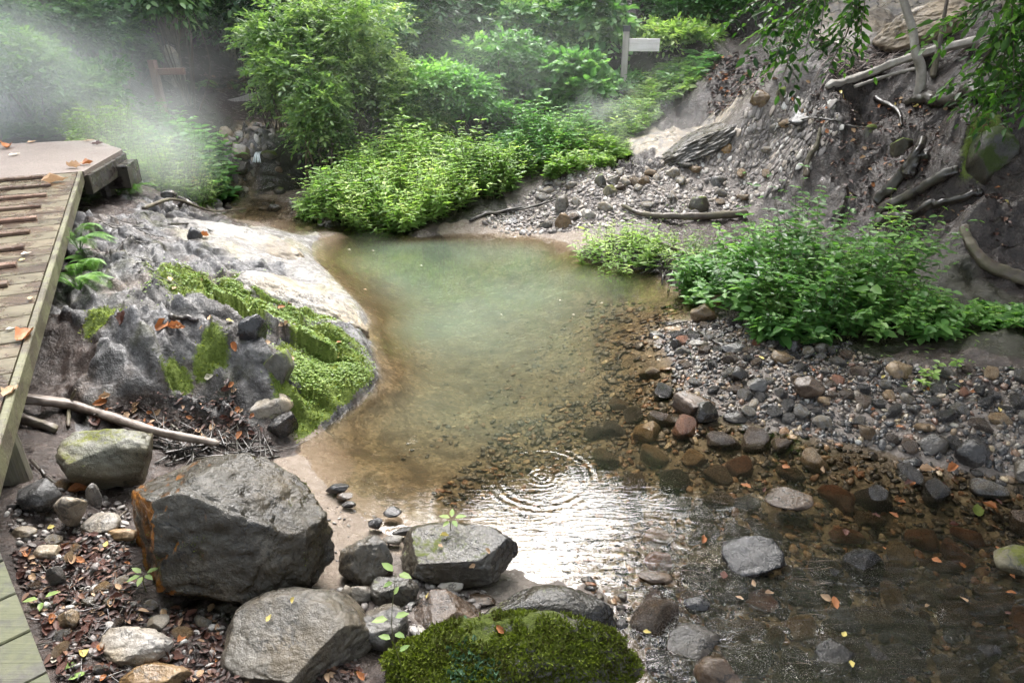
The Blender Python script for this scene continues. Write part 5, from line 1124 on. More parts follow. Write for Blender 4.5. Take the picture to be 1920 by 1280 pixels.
# left
S('shrub', 'leafy boughs hanging at the top edge over the red brown post', 'shrub', 235, 400, -70, 45, 12.6, .5, 'mist', 207, 600, 7, .13, .34, 8, .5, .5, tb=.5, toground=False)
S('shrub', 'dark green thicket in the shade above the far boardwalk', 'shrub', 345, 520, -60, 130, 15.4, .7, 'forest', 208, 1300, 7, .12, .36, 11, .45, .5, tb=.5)
S('shrub', 'bright misty bush at the far left over the landing', 'shrub', -80, 120, 20, 190, 10.0, .7, 'mist', 209, 1000, 7, .085, .3, 10, .4, .5, tb=.6)
S('shrub', 'leafy bush rising above the landing herbs', 'shrub', 100, 262, 110, 280, 10.6, .7, 'mist', 206, 1000, 7, .09, .3, 10, .4, .5, tb=.55)
S('shrub', 'tall misty bush at the far left behind the landing', 'shrub', -120, 140, -60, 200, 11.0, .9, 'mist', 41, 1300, 7, .10, .34, 12, .4, .5, tb=.5)
S('shrub', 'dark glossy bush left of the red brown signpost', 'shrub', 90, 285, -60, 170, 12.0, .8, 'mist', 42, 1400, 7, .10, .34, 12, .4, .5, tb=.35)
S('shrub', 'dark leafy bush directly behind the red brown post', 'shrub', 215, 300, 70, 190, 12.8, .4, 'forest', 43, 420, 7, .1, .28, 7, .4, .5, tb=.5)
S('shrub', 'misty bush standing on the slope over the landing', 'shrub', -60, 180, 110, 250, 10.2, .8, 'mist', 44, 900, 7, .09, .3, 9, .4, .5, tb=.5)
HL = 'herbs behind the boardwalk landing'
H_('herb_patch', 'pale misty herbs just behind the landing corner', 'herbs', 130, 300, 185, 330, 9.3, .5, 'herb', 45, 420, 9, .06, HL, .4, .5, .3, .1)
H_('herb_patch', 'yellow green herbs on the bank between the landing and the stream', 'herbs', 215, 395, 235, 385, 8.9, .45, 'herb', 46, 480, 9, .06, HL, .42, .55, .35, .1)
H_('herb_patch', 'broad leaved plants hanging over the stream stones', 'herbs', 310, 415, 205, 350, 9.5, .4, 'broad', 47, 170, 7, .12, HL, .6, .5, .35, .15)
H_('herb_patch', 'leafy green plants between the red brown post and the far boardwalk', 'herbs', 240, 395, 188, 310, 10.9, .5, 'mist', 48, 420, 8, .095, HL, .5, .5, .3, .15)
H_('herb_patch', 'misty herbs on the slope left behind the landing', 'herbs', -60, 160, 180, 290, 10.2, .7, 'mist', 49, 420, 8, .09, HL, .5, .5, .3, .15)
S('shrub', 'small shrub over the far boardwalk posts', 'shrub', 470, 545, 150, 235, 12.3, .3, 'shrub', 50, 240, 7, .07, .22, 6, .4, .45, tb=.4)
# right bank
HR = 'herbs on the right bank above the shingle'
H_('herb_patch', 'tallest part of the leafy green clump on the right bank', 'herbs', 1390, 1690, 352, 600, 5.35, .5, 'clump', 51, 250, 9, .07, HR, .58, .5, .4, .2, .35, flowers=6)
H_('herb_patch', 'left end of the leafy green clump, by the long brown branch', 'herbs', 1295, 1480, 390, 530, 5.9, .35, 'clump', 52, 170, 8, .066, HR, .58, .55, .35, .15)
H_('herb_patch', 'front of the leafy green clump drooping over the shingle', 'herbs', 1430, 1640, 450, 610, 4.85, .3, 'clump', 53, 180, 8, .066, HR, .58, .42, .4, .2)
H_('herb_patch', 'smaller bright clump at the lower right end of the leafy bank', 'herbs', 1635, 1815, 510, 650, 4.7, .28, 'clump', 54, 120, 7, .062, HR, .55, .58, .35, .2)
H_('herb_patch', 'low clump cut by the right edge of the picture', 'herbs', 1835, 1990, 560, 670, 4.6, .28, 'clump', 55, 80, 7, .062, HR, .55, .5, .35, .2)
H_('herb_patch', 'sparse grassy herbs at the washed up branches', 'herbs', 1095, 1240, 395, 470, 6.9, .35, 'herb', 56, 110, 7, .05, HR, .4, .6, .4, .1)
H_('herb_patch', 'thin yellowish herbs between the small branches and the leafy clump', 'herbs', 1210, 1330, 405, 465, 6.8, .3, 'herb', 57, 60, 6, .05, HR, .35, .5, .5, .1)
H_('herb_patch', 'lone small plant on the shingle with a yellow leaf', 'plant', 1738, 1800, 676, 722, 3.95, .07, 'herb', 58, 5, 4, .055, None, .6, .6, .6, .3)
H_('herb_patch', 'small bright sprig beside the rotten logs', 'plant', 1668, 1705, 345, 385, 6.6, .08, 'herb', 59, 6, 4, .06, None, .5, .6, .5, .3)
# foreground sprigs
def sprig(label, stem, leaves, mat='herb', r=.003, wr=.55, name='seedling', cat='seedling'):
    """stem: world points; leaves: (at 0..1 along the stem, heading in degrees, pitch, length)"""
    c = spline(stem, 16); base = c[0].copy(); root = empty(name, base, label, cat); c = c-base
    mb = MB(); tube(mb, c, np.linspace(r, r*.5, 16), 5, .5); mb.build('stem', MSTEM, root)
    mb = MB(); q = np.array([c[int(round(s*15))] for s, *_ in leaves])
    ax = np.array([(math.cos(R(a))*math.cos(R(p)), math.sin(R(a))*math.cos(R(p)), math.sin(R(p))) for _, a, p, _ in leaves])
    L = np.array([l for *_, l in leaves]); q = q + ax*.25*L[:, None]
    rr_ = np.random.RandomState(3); add_leaves(mb, q, ax, np.tile(Z3, (len(q), 1)) + ax*.2, L, L*wr, rr_.uniform(.45, .9, len(q)), .15, .2)
    pet = MB(); 
    mb.build('leaves', ML[mat], root); return root
h = hit(275, 1112); sprig('seedling with five bright leaves at the foot of the big dark boulder', [h, h+[0, 0, .06], h+[.01, 0, .10]], [(1, 20, 18, .05), (1, 160, 20, .047), (1, 330, 5, .045), (1, 220, 5, .05), (1, 270, -5, .045)])
h = hit(760, 1275); h[2] = g1(h[0], h[1]); t1 = WY(742, 1075, h[1]+.02); t0 = WY(735, 1180, h[1])
sprig('tall thin sapling with two lobed light green leaves before the moss boulder', [h, t0, t1], [(1, 150, 25, .05), (1, 340, 5, .048), (.95, 210, 0, .035), (.62, 15, 15, .05), (.6, 195, 10, .055), (.8, 60, 40, .03), (.45, 330, 15, .045), (.4, 170, 15, .045), (.3, 30, 20, .04)], wr=.62, r=.002)
p = W(845, 985, .24); sprig('small green weed on the back edge of the flat topped boulder', [p-[0, 0, .1], p+[0, 0, .02], p+[.01, 0, .04]], [(1, 10, 10, .05), (1, 170, 10, .05), (.8, 300, 0, .045), (.8, 90, 20, .045), (.6, 230, 0, .04)])
p = hit(860, 1235); 
sprig('leafy sprig with narrow leaves in front of the moss covered boulder', [p+[0, -.03, -.05], p+[.02, -.02, .06], p+[.07, -.02, .1]], [(1, 0, 5, .04), (.9, 140, 10, .04), (.7, 330, 0, .04), (.6, 190, 5, .045), (.4, 20, 5, .035), (1, 60, 20, .03)], wr=.42)
h = hit(150, 775); 
sprig('single pale weed among the stones left of the seedling', [hit(85, 1140), hit(85, 1140)+[0, 0, .05]], [(1, 30, 10, .05), (1, 200, 10, .05), (.8, 290, 0, .04)])
# ferns by the boardwalk
def fern(label, px, py, n, L, seed, mat='fern'):
    rng = np.random.RandomState(seed); b = hit(px, py); root = empty('fern', b, label, 'fern')
    for i in range(n):
        a = rng.rand()*6.28; up = rng.uniform(.7, 1.1); l = L*rng.uniform(.7, 1.1)
        d = np.array([math.cos(a), math.sin(a), 0]); c = spline([np.zeros(3), d*l*.3+Z3*l*.45*up, d*l*.65+Z3*l*.5*up, d*l+Z3*l*.25*up], 40)
        mb = MB(); tube(mb, c, np.linspace(.003, .001, 40), 4, .4)
        T = unit(np.gradient(c, axis=0)); sd = unit(np.cross(T, Z3)); k = np.arange(5, 40); wl = l*.2*np.sin(np.linspace(.35, PI*.97, len(k)))+.01
        for sg in (1, -1):
            add_leaves(mb, c[k], sd[k]*sg + T[k]*.35 - Z3*.15, np.tile(Z3, (len(k), 1)), wl, wl*.19, np.clip(rng.normal(.5, .15, len(k)), 0, 1), .1, .15)
        mb.build('frond', ML[mat], root, True)
    return root
fern('bright green fern beside the boardwalk edge', 150, 470, 9, .32, 1); fern('lower dark green fern drooping below the bright one', 150, 545, 8, .3, 2); fern('small fern hanging on the rock by the boardwalk', 178, 505, 6, .22, 3)
fern('green fern under the landing footing', 245, 365, 8, .28, 6)
fern('tuft of fern on the forest floor behind the far boardwalk', 372, 172, 7, .4, 4); fern('second small fern on the shaded forest floor', 440, 172, 6, .3, 5)
# low green cover and moss
def cover(label, spots, n, leaf, mat, seed, name='ground_cover', hgt=.02, wr=.8, flat=.25, mn=.25):
    rng = np.random.RandomState(seed); mb = MB()
    for (a, b, r, w) in spots:
        p = hit(a, b); rr_ = r/FPX*depth_of(p); m = int(n*w); g = rng.normal(size=(m, 2))*.5
        x = p[0]+g[:, 0]*rr_; y = p[1]+g[:, 1]*rr_*1.4; keep = (NZ(np.stack([x*7, y*7, 0*x+seed], 1)) > -mn) & (gz(x, y) > .015); x, y = x[keep], y[keep]; m = len(x)
        z = gz(x, y) + rng.rand(m)*hgt; a_ = rng.rand(m)*6.28
        ax = np.stack([np.cos(a_), np.sin(a_), rng.uniform(-.1, .6, m)], 1)
        l = leaf*rng.uniform(.5, 1.3, m)
        add_leaves(mb, np.stack([x, y, z], 1), ax, Z3 + rng.normal(size=(m, 3))*flat, l, l*wr, np.clip(rng.normal(.5, .22, m), 0, 1), .15, .1)
    return tag(mb.build(name, ML[mat]), label, kind='stuff')
cover('bright green creeping leaves on the left outcrop', [(400, 540, 80, 1), (470, 560, 90, 1.2), (340, 530, 60, .6), (560, 600, 70, 1), (610, 640, 60, 1.2), (650, 690, 45, .9), (590, 690, 45, .8), (570, 730, 40, .5), (520, 590, 60, .7)], 1500, .016, 'cover', 3, hgt=.01)
mk = np.nonzero((moss > .42) & (np.abs(gx) < 5.6) & (gy > 1) & (gy < 8) & (gx < 0))[0]; rg_ = np.random.RandomState(4); mk = mk[rg_.randint(0, len(mk), 15000)]
qx, qy = gx[mk] + rg_.normal(size=len(mk))*.018, gy[mk] + rg_.normal(size=len(mk))*.018; a_ = rg_.rand(len(mk))*6.28; l_ = .016*rg_.uniform(.5, 1.4, len(mk))
mb = MB(); add_leaves(mb, np.c_[qx, qy, gz(qx, qy)-.002], np.stack([np.cos(a_), np.sin(a_), rg_.uniform(.2, 1.2, len(mk))], 1), Z3 + rg_.normal(size=(len(mk), 3))*.7, l_, l_*.4, np.clip(.6 + .3*NZ(np.c_[qx*6, qy*6, 0*qx]) + rg_.normal(size=len(mk))*.15, 0, 1), .2, .3)
tag(mb.build('moss', ML['mosstuft']), 'short bright moss cushions on the left outcrop', kind='stuff')
0 and cover('short moss on the left outcrop', [(440, 560, 70, 1), (600, 650, 70, 1.4), (650, 700, 45, 1.2), (400, 680, 45, 1), (190, 590, 32, .8), (590, 720, 40, 1), (330, 705, 18, .3), (560, 610, 60, 1)], 2200, .012, 'mosstuft', 4, name='moss', hgt=.006, wr=.35, flat=.8)
cover('grass and seedlings along the wash line', [(1150, 440, 60, 1), (1260, 430, 60, .7), (1600, 640, 120, .8), (1780, 660, 90, .5)], 120, .04, 'herb', 6, name='weeds', hgt=.05, wr=.3)
# moss coat of the front boulder
def moss_on(o, n, mat, leaf, seed, cond, name='moss', wr=.4):
    me = o.data; rng = np.random.RandomState(seed); V = np.empty(len(me.vertices)*3); me.vertices.foreach_get('co', V); V = V.reshape(-1, 3)
    F = np.array([p.vertices[:] for p in me.polygons]); A, Bv, C = V[F[:, 0]], V[F[:, 1]], V[F[:, 2]]; N = np.cross(Bv-A, C-A); ar = np.linalg.norm(N, axis=1); N = unit(N)
    i = rng.choice(len(F), n, p=ar/ar.sum()); u, v = rng.rand(n), rng.rand(n); sw = u+v > 1; u = np.where(sw, 1-u, u); v = np.where(sw, 1-v, v)
    p = A[i] + (Bv-A)[i]*u[:, None] + (C-A)[i]*v[:, None]; nn = N[i]; k = cond(p, nn, rng); p, nn = p[k], nn[k]; m = len(p)
    ax = nn*.7 + rng.normal(size=(m, 3))*.6; l = leaf*rng.uniform(.5, 1.4, m)
    mb = MB(); tint = np.clip(.45 + .3*NZ(p*9) + rng.normal(size=m)*.15, 0, 1)
    add_leaves(mb, p - nn*.002, ax, nn + rng.normal(size=(m, 3))*.5, l, l*wr, tint, .2, .3); ob = mb.build(name, ML[mat], o); return ob
moss_on(MOSSB, 42000, 'mosstuft', .017, 2, lambda p, n, r: (n[:, 2] > -.1) & (fbm(p*4.2+1.7, 4) + .25*n[:, 2] > -.10 + .12*r.rand(len(p))))
moss_on(MOSSB, 9000, 'lichen', .02, 5, lambda p, n, r: (np.hypot((p[:, 0]+.12)/.14, (p[:, 2]-.04)/.08) + .3*fbm(p*9, 2) < 1) & (n[:, 1] < .1), name='liverwort', wr=.8)
moss_on(BIG, 16000, 'mosstuft', .008, 6, lambda p, n, r: (fbm(p*4+3, 4) > .62) & (n[:, 2] > .0))
# ================================================================== TREES
def tree_mesh(seed, H, rad, base, leaf, n, k=8, m=14, droop=.4, mat='forest', wr=.5):
    rng = np.random.RandomState(seed); c = np.array([0, 0, (H+base)/2]); h = np.array([rad, rad, (H-base)/2])
    lb = lobes_in(c, h, m, rng, .3, .46); cm = crown_mesh(lb, n, k, leaf, .6, rng, droop, wr, inner=.3).mesh('crown'); cm.materials.append(ML[mat])
    mb = MB(); tr = spline([(0, 0, -.3), (.05*H*rng.normal()*.3, .1, H*.35), (.15, -.1, H*.75)], 14); tube(mb, tr, np.linspace(.028*H, .008*H, 14), 10, .5, .12, seed)
    for a, b in lb: 
        s = tr[rng.randint(5, 13)]; tube(mb, spline([s, (s+a)/2+rng.normal(size=3)*.15+Z3*.1, a], 8), np.linspace(.009*H, .003*H, 8), 6, .5)
    tm = mb.mesh('trunk'); tm.materials.append(MW['bark']); return cm, tm
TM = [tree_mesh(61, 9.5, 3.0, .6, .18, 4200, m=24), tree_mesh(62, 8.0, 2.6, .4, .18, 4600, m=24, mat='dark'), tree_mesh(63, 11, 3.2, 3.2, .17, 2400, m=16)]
def tree(label, x, y, kind, rz, s=1.0, group=None):
    r = empty('tree', (x, y, g1(x, y)-.1), label, 'tree', group, rz); r.scale = (s, s, s)
    for nm, me in (('crown', TM[kind][0]), ('trunk', TM[kind][1])): link(bpy.data.objects.new(nm, me), r)
    return r
tree('tall leafy tree rising left of the gap in the canopy', -8.4, 15.6, 2, 2.2, 1.05)
for x, y, k, rz, s in [(-1.5, 29, 0, 1, 1.15), (1.6, 28, 0, 2, 1.1), (4.4, 29, 0, 3, 1.15), (.2, 31, 0, 4, 1.3)]: tree('far tree on the hill behind the pool', x, y, k, rz, s, 'far trees on the hill')
GF = 'trees of the dark forest behind the pool'
tree('thick trunked tree with a broad crown left of centre behind the red brown post', -6.75, 15.0, 2, .4, .95)
for x, y, k, rz, s, lb in [
 (-4.2, 18.5, 1, 2, .8, 'dark evergreen tree filling the gap above the far boardwalk'), (-8.8, 17.5, 0, 1, 1, 'leafy forest tree far left behind the misty bushes'), (-1.6, 17.0, 1, 4, .72, 'dark evergreen tree behind the mottled shrub'),
 (1.2, 16.5, 1, 5, .68, 'dark evergreen tree behind the round leaved bushes'), (4.0, 17.0, 0, 3, .85, 'leafy forest tree over the bare brown bank'), (-11.8, 13.5, 0, 2.5, 1, 'leafy tree on the misty slope at far left'),
 (-6.2, 20.5, 0, .8, 1.1, 'tall forest tree deep behind the red brown post'), (-2.5, 21, 0, 3.9, 1.1, 'tall forest tree deep behind the mottled shrub'), (7.8, 14.5, 0, 1.2, .8, 'leafy tree at the top of the landslide'), (4.9, 13.4, 1, .5, .7, 'unseen dark tree added over the bare brown bank to block the sky'), (7.2, 11.6, 1, 2.5, .9, 'unseen dark tree added over the pale slab to block the sky'), (9.2, 8.6, 0, .9, .9, 'unseen leafy tree added on the dark slope brow to block the sky'), (7.8, 9.6, 1, 4, .95, 'unseen dark tree added between the brow trees to block the sky'), (10.4, 11.2, 0, 2, 1.05, 'unseen broad leafy tree added up the right hand brow to block the sky'), (9.4, 10.4, 1, 2, 1.0, 'unseen dark tree added just over the right brow to block the sky'), (-.2, 17.6, 1, 3, .74, 'small unseen evergreen tree added at the forest edge to block mirrored sky')]:
    tree(lb, x, y, k, rz, s, GF)  # brow trees and the small evergreen are added unseen to block mirrored sky
GU = 'dark bushes under the forest behind the pool'
UM = []
for k_, (mt_, lf_) in enumerate([('dark', .12), ('forest', .13), ('dark', .15)]):
    rg_ = np.random.RandomState(90+k_); lb_ = lobes_in(np.array([0, 0, .95]), np.array([1.5, 1.1, 1.05]), 11, rg_)
    me_ = crown_mesh(lb_, 1300, 7, lf_, .38, rg_, .45, .45, tb=.45).mesh('foliage'); me_.materials.append(ML[mt_])
    mb = MB(); [tube(mb, spline([(rg_.normal()*.1, rg_.normal()*.1, -.2), a_*.5+rg_.normal(size=3)*.1, a_], 8), np.linspace(.02, .006, 8), 5, .4) for a_, b_ in lb_]
    ms_ = mb.mesh('stems'); ms_.materials.append(MTWIG); UM.append((me_, ms_))
ru_ = np.random.RandomState(8)
for i_, (x_, y_) in enumerate([(-11.5, 14.5), (-9.8, 15.2), (-8.2, 16.4), (-10.3, 12.6), (-8.9, 13.4), (-6.6, 17.6), (-4.9, 17.2), (-3.4, 16.4), (-5.6, 18.6), (-2.2, 15.0), (-1.0, 14.4), (.3, 14.2), (-.4, 16.2), (1.5, 14.4), (2.6, 14.8), (3.8, 14.6), (-3.6, 18.2), (-7.6, 18.4), (5.2, 15.8), (1.0, 16.2), (2.6, 16.6), (-2.0, 17.2), (-9.2, 11.6), (-11, 10.2), (6.8, 15.4), (-13, 13), (-7.2, 15.8), (-6.3, 15.9), (-5.6, 16.2), (-4.7, 16.4), (-4.0, 15.4), (-8.0, 14.6), (-3.0, 14.6), (7.3, 9.5), (8.2, 10.3), (9.1, 9.7), (8.4, 8.9)]):  # last four stand unseen on the right brow, added to block mirrored sky
    r_ = empty('bush', (x_, y_, g1(x_, y_)-.1), 'dark leafy bush under the trees of the forest edge', 'bush', GU, ru_.rand()*6.28); s_ = ru_.uniform(.85, 1.3)*(1.5 if x_ > 7 and y_ < 11 else 1); r_.scale = (s_, s_, s_)
    for nm_, me_ in zip(('foliage', 'stems'), UM[i_ % 3]): link(bpy.data.objects.new(nm_, me_), r_)
# the bent pale trunk gets an unseen crown, added to shade the right bank
rb_ = np.random.RandomState(66); lb_ = lobes_in(np.array([5.1, 7.7, 5.6])-np.array(bent.location), np.array([3.5, 2.5, 2.0]), 24, rb_)
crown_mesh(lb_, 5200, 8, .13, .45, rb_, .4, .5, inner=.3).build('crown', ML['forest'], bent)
mb = MB(); bt_ = BENT_TOP - np.array([bent.location[0], bent.location[1], bent.location[2]])
for a_, b_ in lb_: tube(mb, spline([bt_, (bt_+a_)/2 + rb_.normal(size=3)*.12, a_], 8), np.linspace(.03, .008, 8), 5, .4)
mb.build('limbs', MW['palebark'], bent)
GC = 'trees standing round the clearing outside the view'
for x, y, k, rz, s in [(-10.5, 6.5, 0, 0, 1.0), (-8, -1.5, 2, 1, 1.2), (9.5, 4.8, 0, 2, 1.1), (7.2, .2, 2, 3, 1.2), (2.5, -6, 0, 4, 1.2), (-3.5, -6.5, 0, 5, 1.2), (11.5, 9.5, 0, 6, 1.0), (8, -5, 0, 1, 1.2), (-.5, -3.2, 2, 3, 1.1), (-5.5, 1.0, 2, 2, 1.1), (4.2, -2.2, 2, 5, 1.1)]:
    tree('leafy forest tree shading the clearing from beside the camera', x, y, k, rz, s, GC)
# the tree whose branches hang into the picture at the top right
def hanging(label, base, limbs, mat, leaf, seed, k=9, per=26, trunk_r=.11, tl=.38, sp=.3, canopy=None, shade_bough=None):
    rng = np.random.RandomState(seed); root = empty('tree', base, label, 'tree'); base = np.array(base); mt = MB(); ml = MB()
    top = base + np.array([0, 0, 4.6]); tube(mt, spline([base-base-Z3*.2, (0.1, .05, 2.2), top-base], 14), np.linspace(trunk_r, trunk_r*.6, 14), 10, .5, .12, seed)
    for L in limbs:
        c = spline(np.array(L)-base, 26); tube(mt, c, np.linspace(.022, .004, 26), 6, .4)
        n = per; s = rng.randint(7, 26, n); o = c[s]; T = unit(np.gradient(c, axis=0))[s]
        d = T*.7 + rng.normal(size=(n, 3))*.55 - Z3*.15; ln = tl*rng.uniform(.5, 1.1, n)
        for i in range(0, n, 2):
            tube(mt, [o[i], o[i]+unit(d[i])*ln[i]*.5-Z3*.06*ln[i], o[i]+unit(d[i])*ln[i]-Z3*sp*ln[i]], [.004, .003, .0015], 4, .4)
        sprays(ml, o, d, ln, k, leaf, rng, np.clip(rng.normal(.5, .2, n), 0, 1), sp, .45)
    mt.build('trunk', MW['bark'], root)
    for nm, canopy in (('canopy', canopy), ('shade_bough', shade_bough)):
        if canopy is None: continue
        lb = lobes_in(np.array(canopy[0])-base, np.array(canopy[1]), 14, rng); crown_mesh(lb, canopy[2], 8, .11, .45, rng, .4, .5, inner=.3).build(nm, ML['forest'], root)
        mb = MB(); [tube(mb, spline([top-base, (top-base+a)/2 + Z3*.2, a], 9), np.linspace(.05, .008, 9), 6, .4) for a, b in lb]; mb.build('limbs', MW['bark'], root)
    ml.build('crown', ML[mat], root); return root
bx, by = 5.1, 3.4; b0 = (bx, by, g1(bx, by)); T0 = np.array([bx, by, b0[2]+4.3])
hanging('overhanging tree whose leafy sprays dangle at the top right of centre', b0, [
  [T0, (3.6, 3.9, 4.3), WY(1640, -110, 4.3), WY(1530, -10, 4.4), WY(1450, 55, 4.5)], [T0, (3.4, 4.2, 4.2), WY(1620, -90, 4.7), WY(1530, 20, 4.8), WY(1480, 90, 4.8)],
  [T0, (3.2, 4.4, 4.0), WY(1680, -110, 4.6), WY(1620, -20, 4.6), WY(1585, 70, 4.6)], [T0, (3.6, 4.6, 4.1), WY(1560, -80, 5.0), WY(1480, -20, 5.0), WY(1400, 10, 5.0)]],
  'hang', .062, 71, 11, 26, tl=.3, sp=.3, canopy=((1.9, 4.4, 6.6), (3.6, 1.9, .9), 3600), shade_bough=((.7, 6.1, 5.7), (1.9, .8, .75), 1300))  # both leaf masses hang out of view, shaped to block sky above the water
bx, by = 4.6, 4.3; b1 = (bx, by, g1(bx, by)); T1 = np.array([bx, by, b1[2]+3.6])
hanging('dark leafed tree whose boughs fill the top right corner', b1, [
  [T1, (4.0, 4.5, 3.6), WY(1990, -60, 4.3), WY(1900, 40, 4.3), WY(1830, 130, 4.4)], [T1, (4.0, 4.6, 3.4), WY(2000, 0, 4.6), WY(1920, 80, 4.6), WY(1860, 160, 4.6)], [T1, (4.0, 4.6, 3.4), WY(2000, 20, 4.2), WY(1960, 110, 4.2), WY(1900, 170, 4.2)], [T1, (4.0, 4.4, 3.6), WY(1960, -90, 4.0), WY(1880, -20, 4.0), WY(1800, 30, 4.0)], [T1, (4.2, 4.6, 3.4), WY(2010, -10, 5.0), WY(1930, 30, 5.0), WY(1870, 100, 5.0)]],
  'hang', .066, 72, 12, 34, tl=.32)
# ================================================================== FALLEN LEAVES
def dead_material(name, c0, c1):
    m = Mat(name); V = m.objvec(); n = m.noise(V, 20, 4, .6); col = m.mix(n, c0, c1)
    a = m.pbsdf(col, .38, m.bump(m.noise(V, 60, 2), .002, 1.0)); t = m.n('BsdfTranslucent', {'Color': col}).outputs[0]
    return m.done(m.n('MixShader', {0: .2, 1: a, 2: t}).outputs[0])
MD = {'yellow': dead_material('yellow fallen leaf', (.55, .42, .08), (.72, .62, .24)), 'orange brown': dead_material('orange brown fallen leaf', (.22, .07, .02), (.48, .19, .06)), 'tan': dead_material('tan fallen leaf', (.32, .19, .10), (.52, .36, .22)), 'dark brown': dead_material('dark brown fallen leaf', (.05, .018, .012), (.14, .05, .03)), 'pale': dead_material('pale fallen leaf', (.5, .44, .33), (.7, .65, .54)), 'green': dead_material('green fallen leaf', (.12, .22, .05), (.3, .42, .12))}
def dead_leaf(seed, curl):
    rng = np.random.RandomState(seed); n = 9; t = np.linspace(0, 1, n); w = .27*np.sin(PI*t**.8)**.8*(1+.15*rng.normal(size=n)*.5); V, F = [], []
    b = curl*rng.uniform(.6, 1.3)
    for i in range(n):
        for j, s in enumerate((-1, -.5, 0, .5, 1)):
            y = s*w[i]; V.append((t[i]-.5, y, b*(4*y*y*1.6 + .6*(t[i]-.5)**2) + .02*rng.normal() - .02*(s == 0)))
    for i in range(n-1):
        for j in range(4): a = i*5+j; F.append((a, a+1, a+6, a+5))
    mb = MB(); mb.add(V, np.array(F)); return mb.mesh('fallen_leaf')
DL = [dead_leaf(i, c) for i, c in enumerate([.15, .3, .5, .8, 1.1, .25])]; DLM = {}
def dmesh(k, c):
    if (k, c) not in DLM: me = DL[k].copy(); me.materials.append(MD[c]); DLM[(k, c)] = me
    return DLM[(k, c)]
rl = np.random.RandomState(19)
def drop(pos, nrm, L, c, label, group=None, k=None, rz=None):
    o = bpy.data.objects.new('fallen_leaf', dmesh(rl.randint(6) if k is None else k, c)); COL.objects.link(o)
    q = Vector((0, 0, 1)).rotation_difference(Vector(unit(nrm))); o.rotation_mode = 'QUATERNION'
    from mathutils import Quaternion
    o.rotation_quaternion = q @ Quaternion((0, 0, 1), rl.rand()*6.28 if rz is None else rz); L = L*.68; o.scale = (L, L, L); o.location = np.array(pos) + unit(nrm)*.012
    return tag(o, label, 'leaf', group)
def on_walk(px, py):
    """a spot on the deck of the boardwalk"""
    d = ray(px, py); n = nrm; t = ((E0-np.array([0, 0, CAMZ])) @ n)/(d @ n); return np.array([0, 0, CAMZ]) + d*t
for px, py, L, c, lb, k in [(105, 342, .3, 'tan', 'long reddish curled leaf on the top plank of the ramp', 4), (48, 635, .2, 'orange brown', 'big curled brown leaf on the lower planks of the ramp', 4), (22, 738, .14, 'tan', 'tan leaf on the ramp near its lower end', 2), (50, 478, .09, 'pale', 'pale oval leaf on the ramp between two battens', 0), (58, 562, .08, 'tan', 'tan leaf on the plank beside a batten of the ramp', 1), (20, 620, .06, 'pale', 'pale little leaf on the ramp by the lowest batten', 0), (42, 490, .06, 'yellow', 'small yellow leaf on the ramp plank', 0)]:
    drop(on_walk(px, py), nrm, L, c, lb, k=k)
for px, py, L, c, lb, k in [(15, 278, .3, 'orange brown', 'wide curled brown leaf at the far left of the landing', 4), (140, 315, .22, 'tan', 'tan leaf at the landing corner', 3), (163, 309, .18, 'orange brown', 'orange brown leaf upright at the landing edge', 4), (28, 292, .2, 'pale', 'pale greenish leaf on the landing', 1), (165, 266, .2, 'tan', 'tan leaf near the back edge of the landing', 1), (182, 272, .2, 'dark brown', 'dark brown leaf at the right of the landing', 2), (60, 268, .18, 'tan', 'tan leaf at the misty back of the landing', 1)]:
    drop(W(px, py, 1.006), Z3, L, c, lb, k=k)
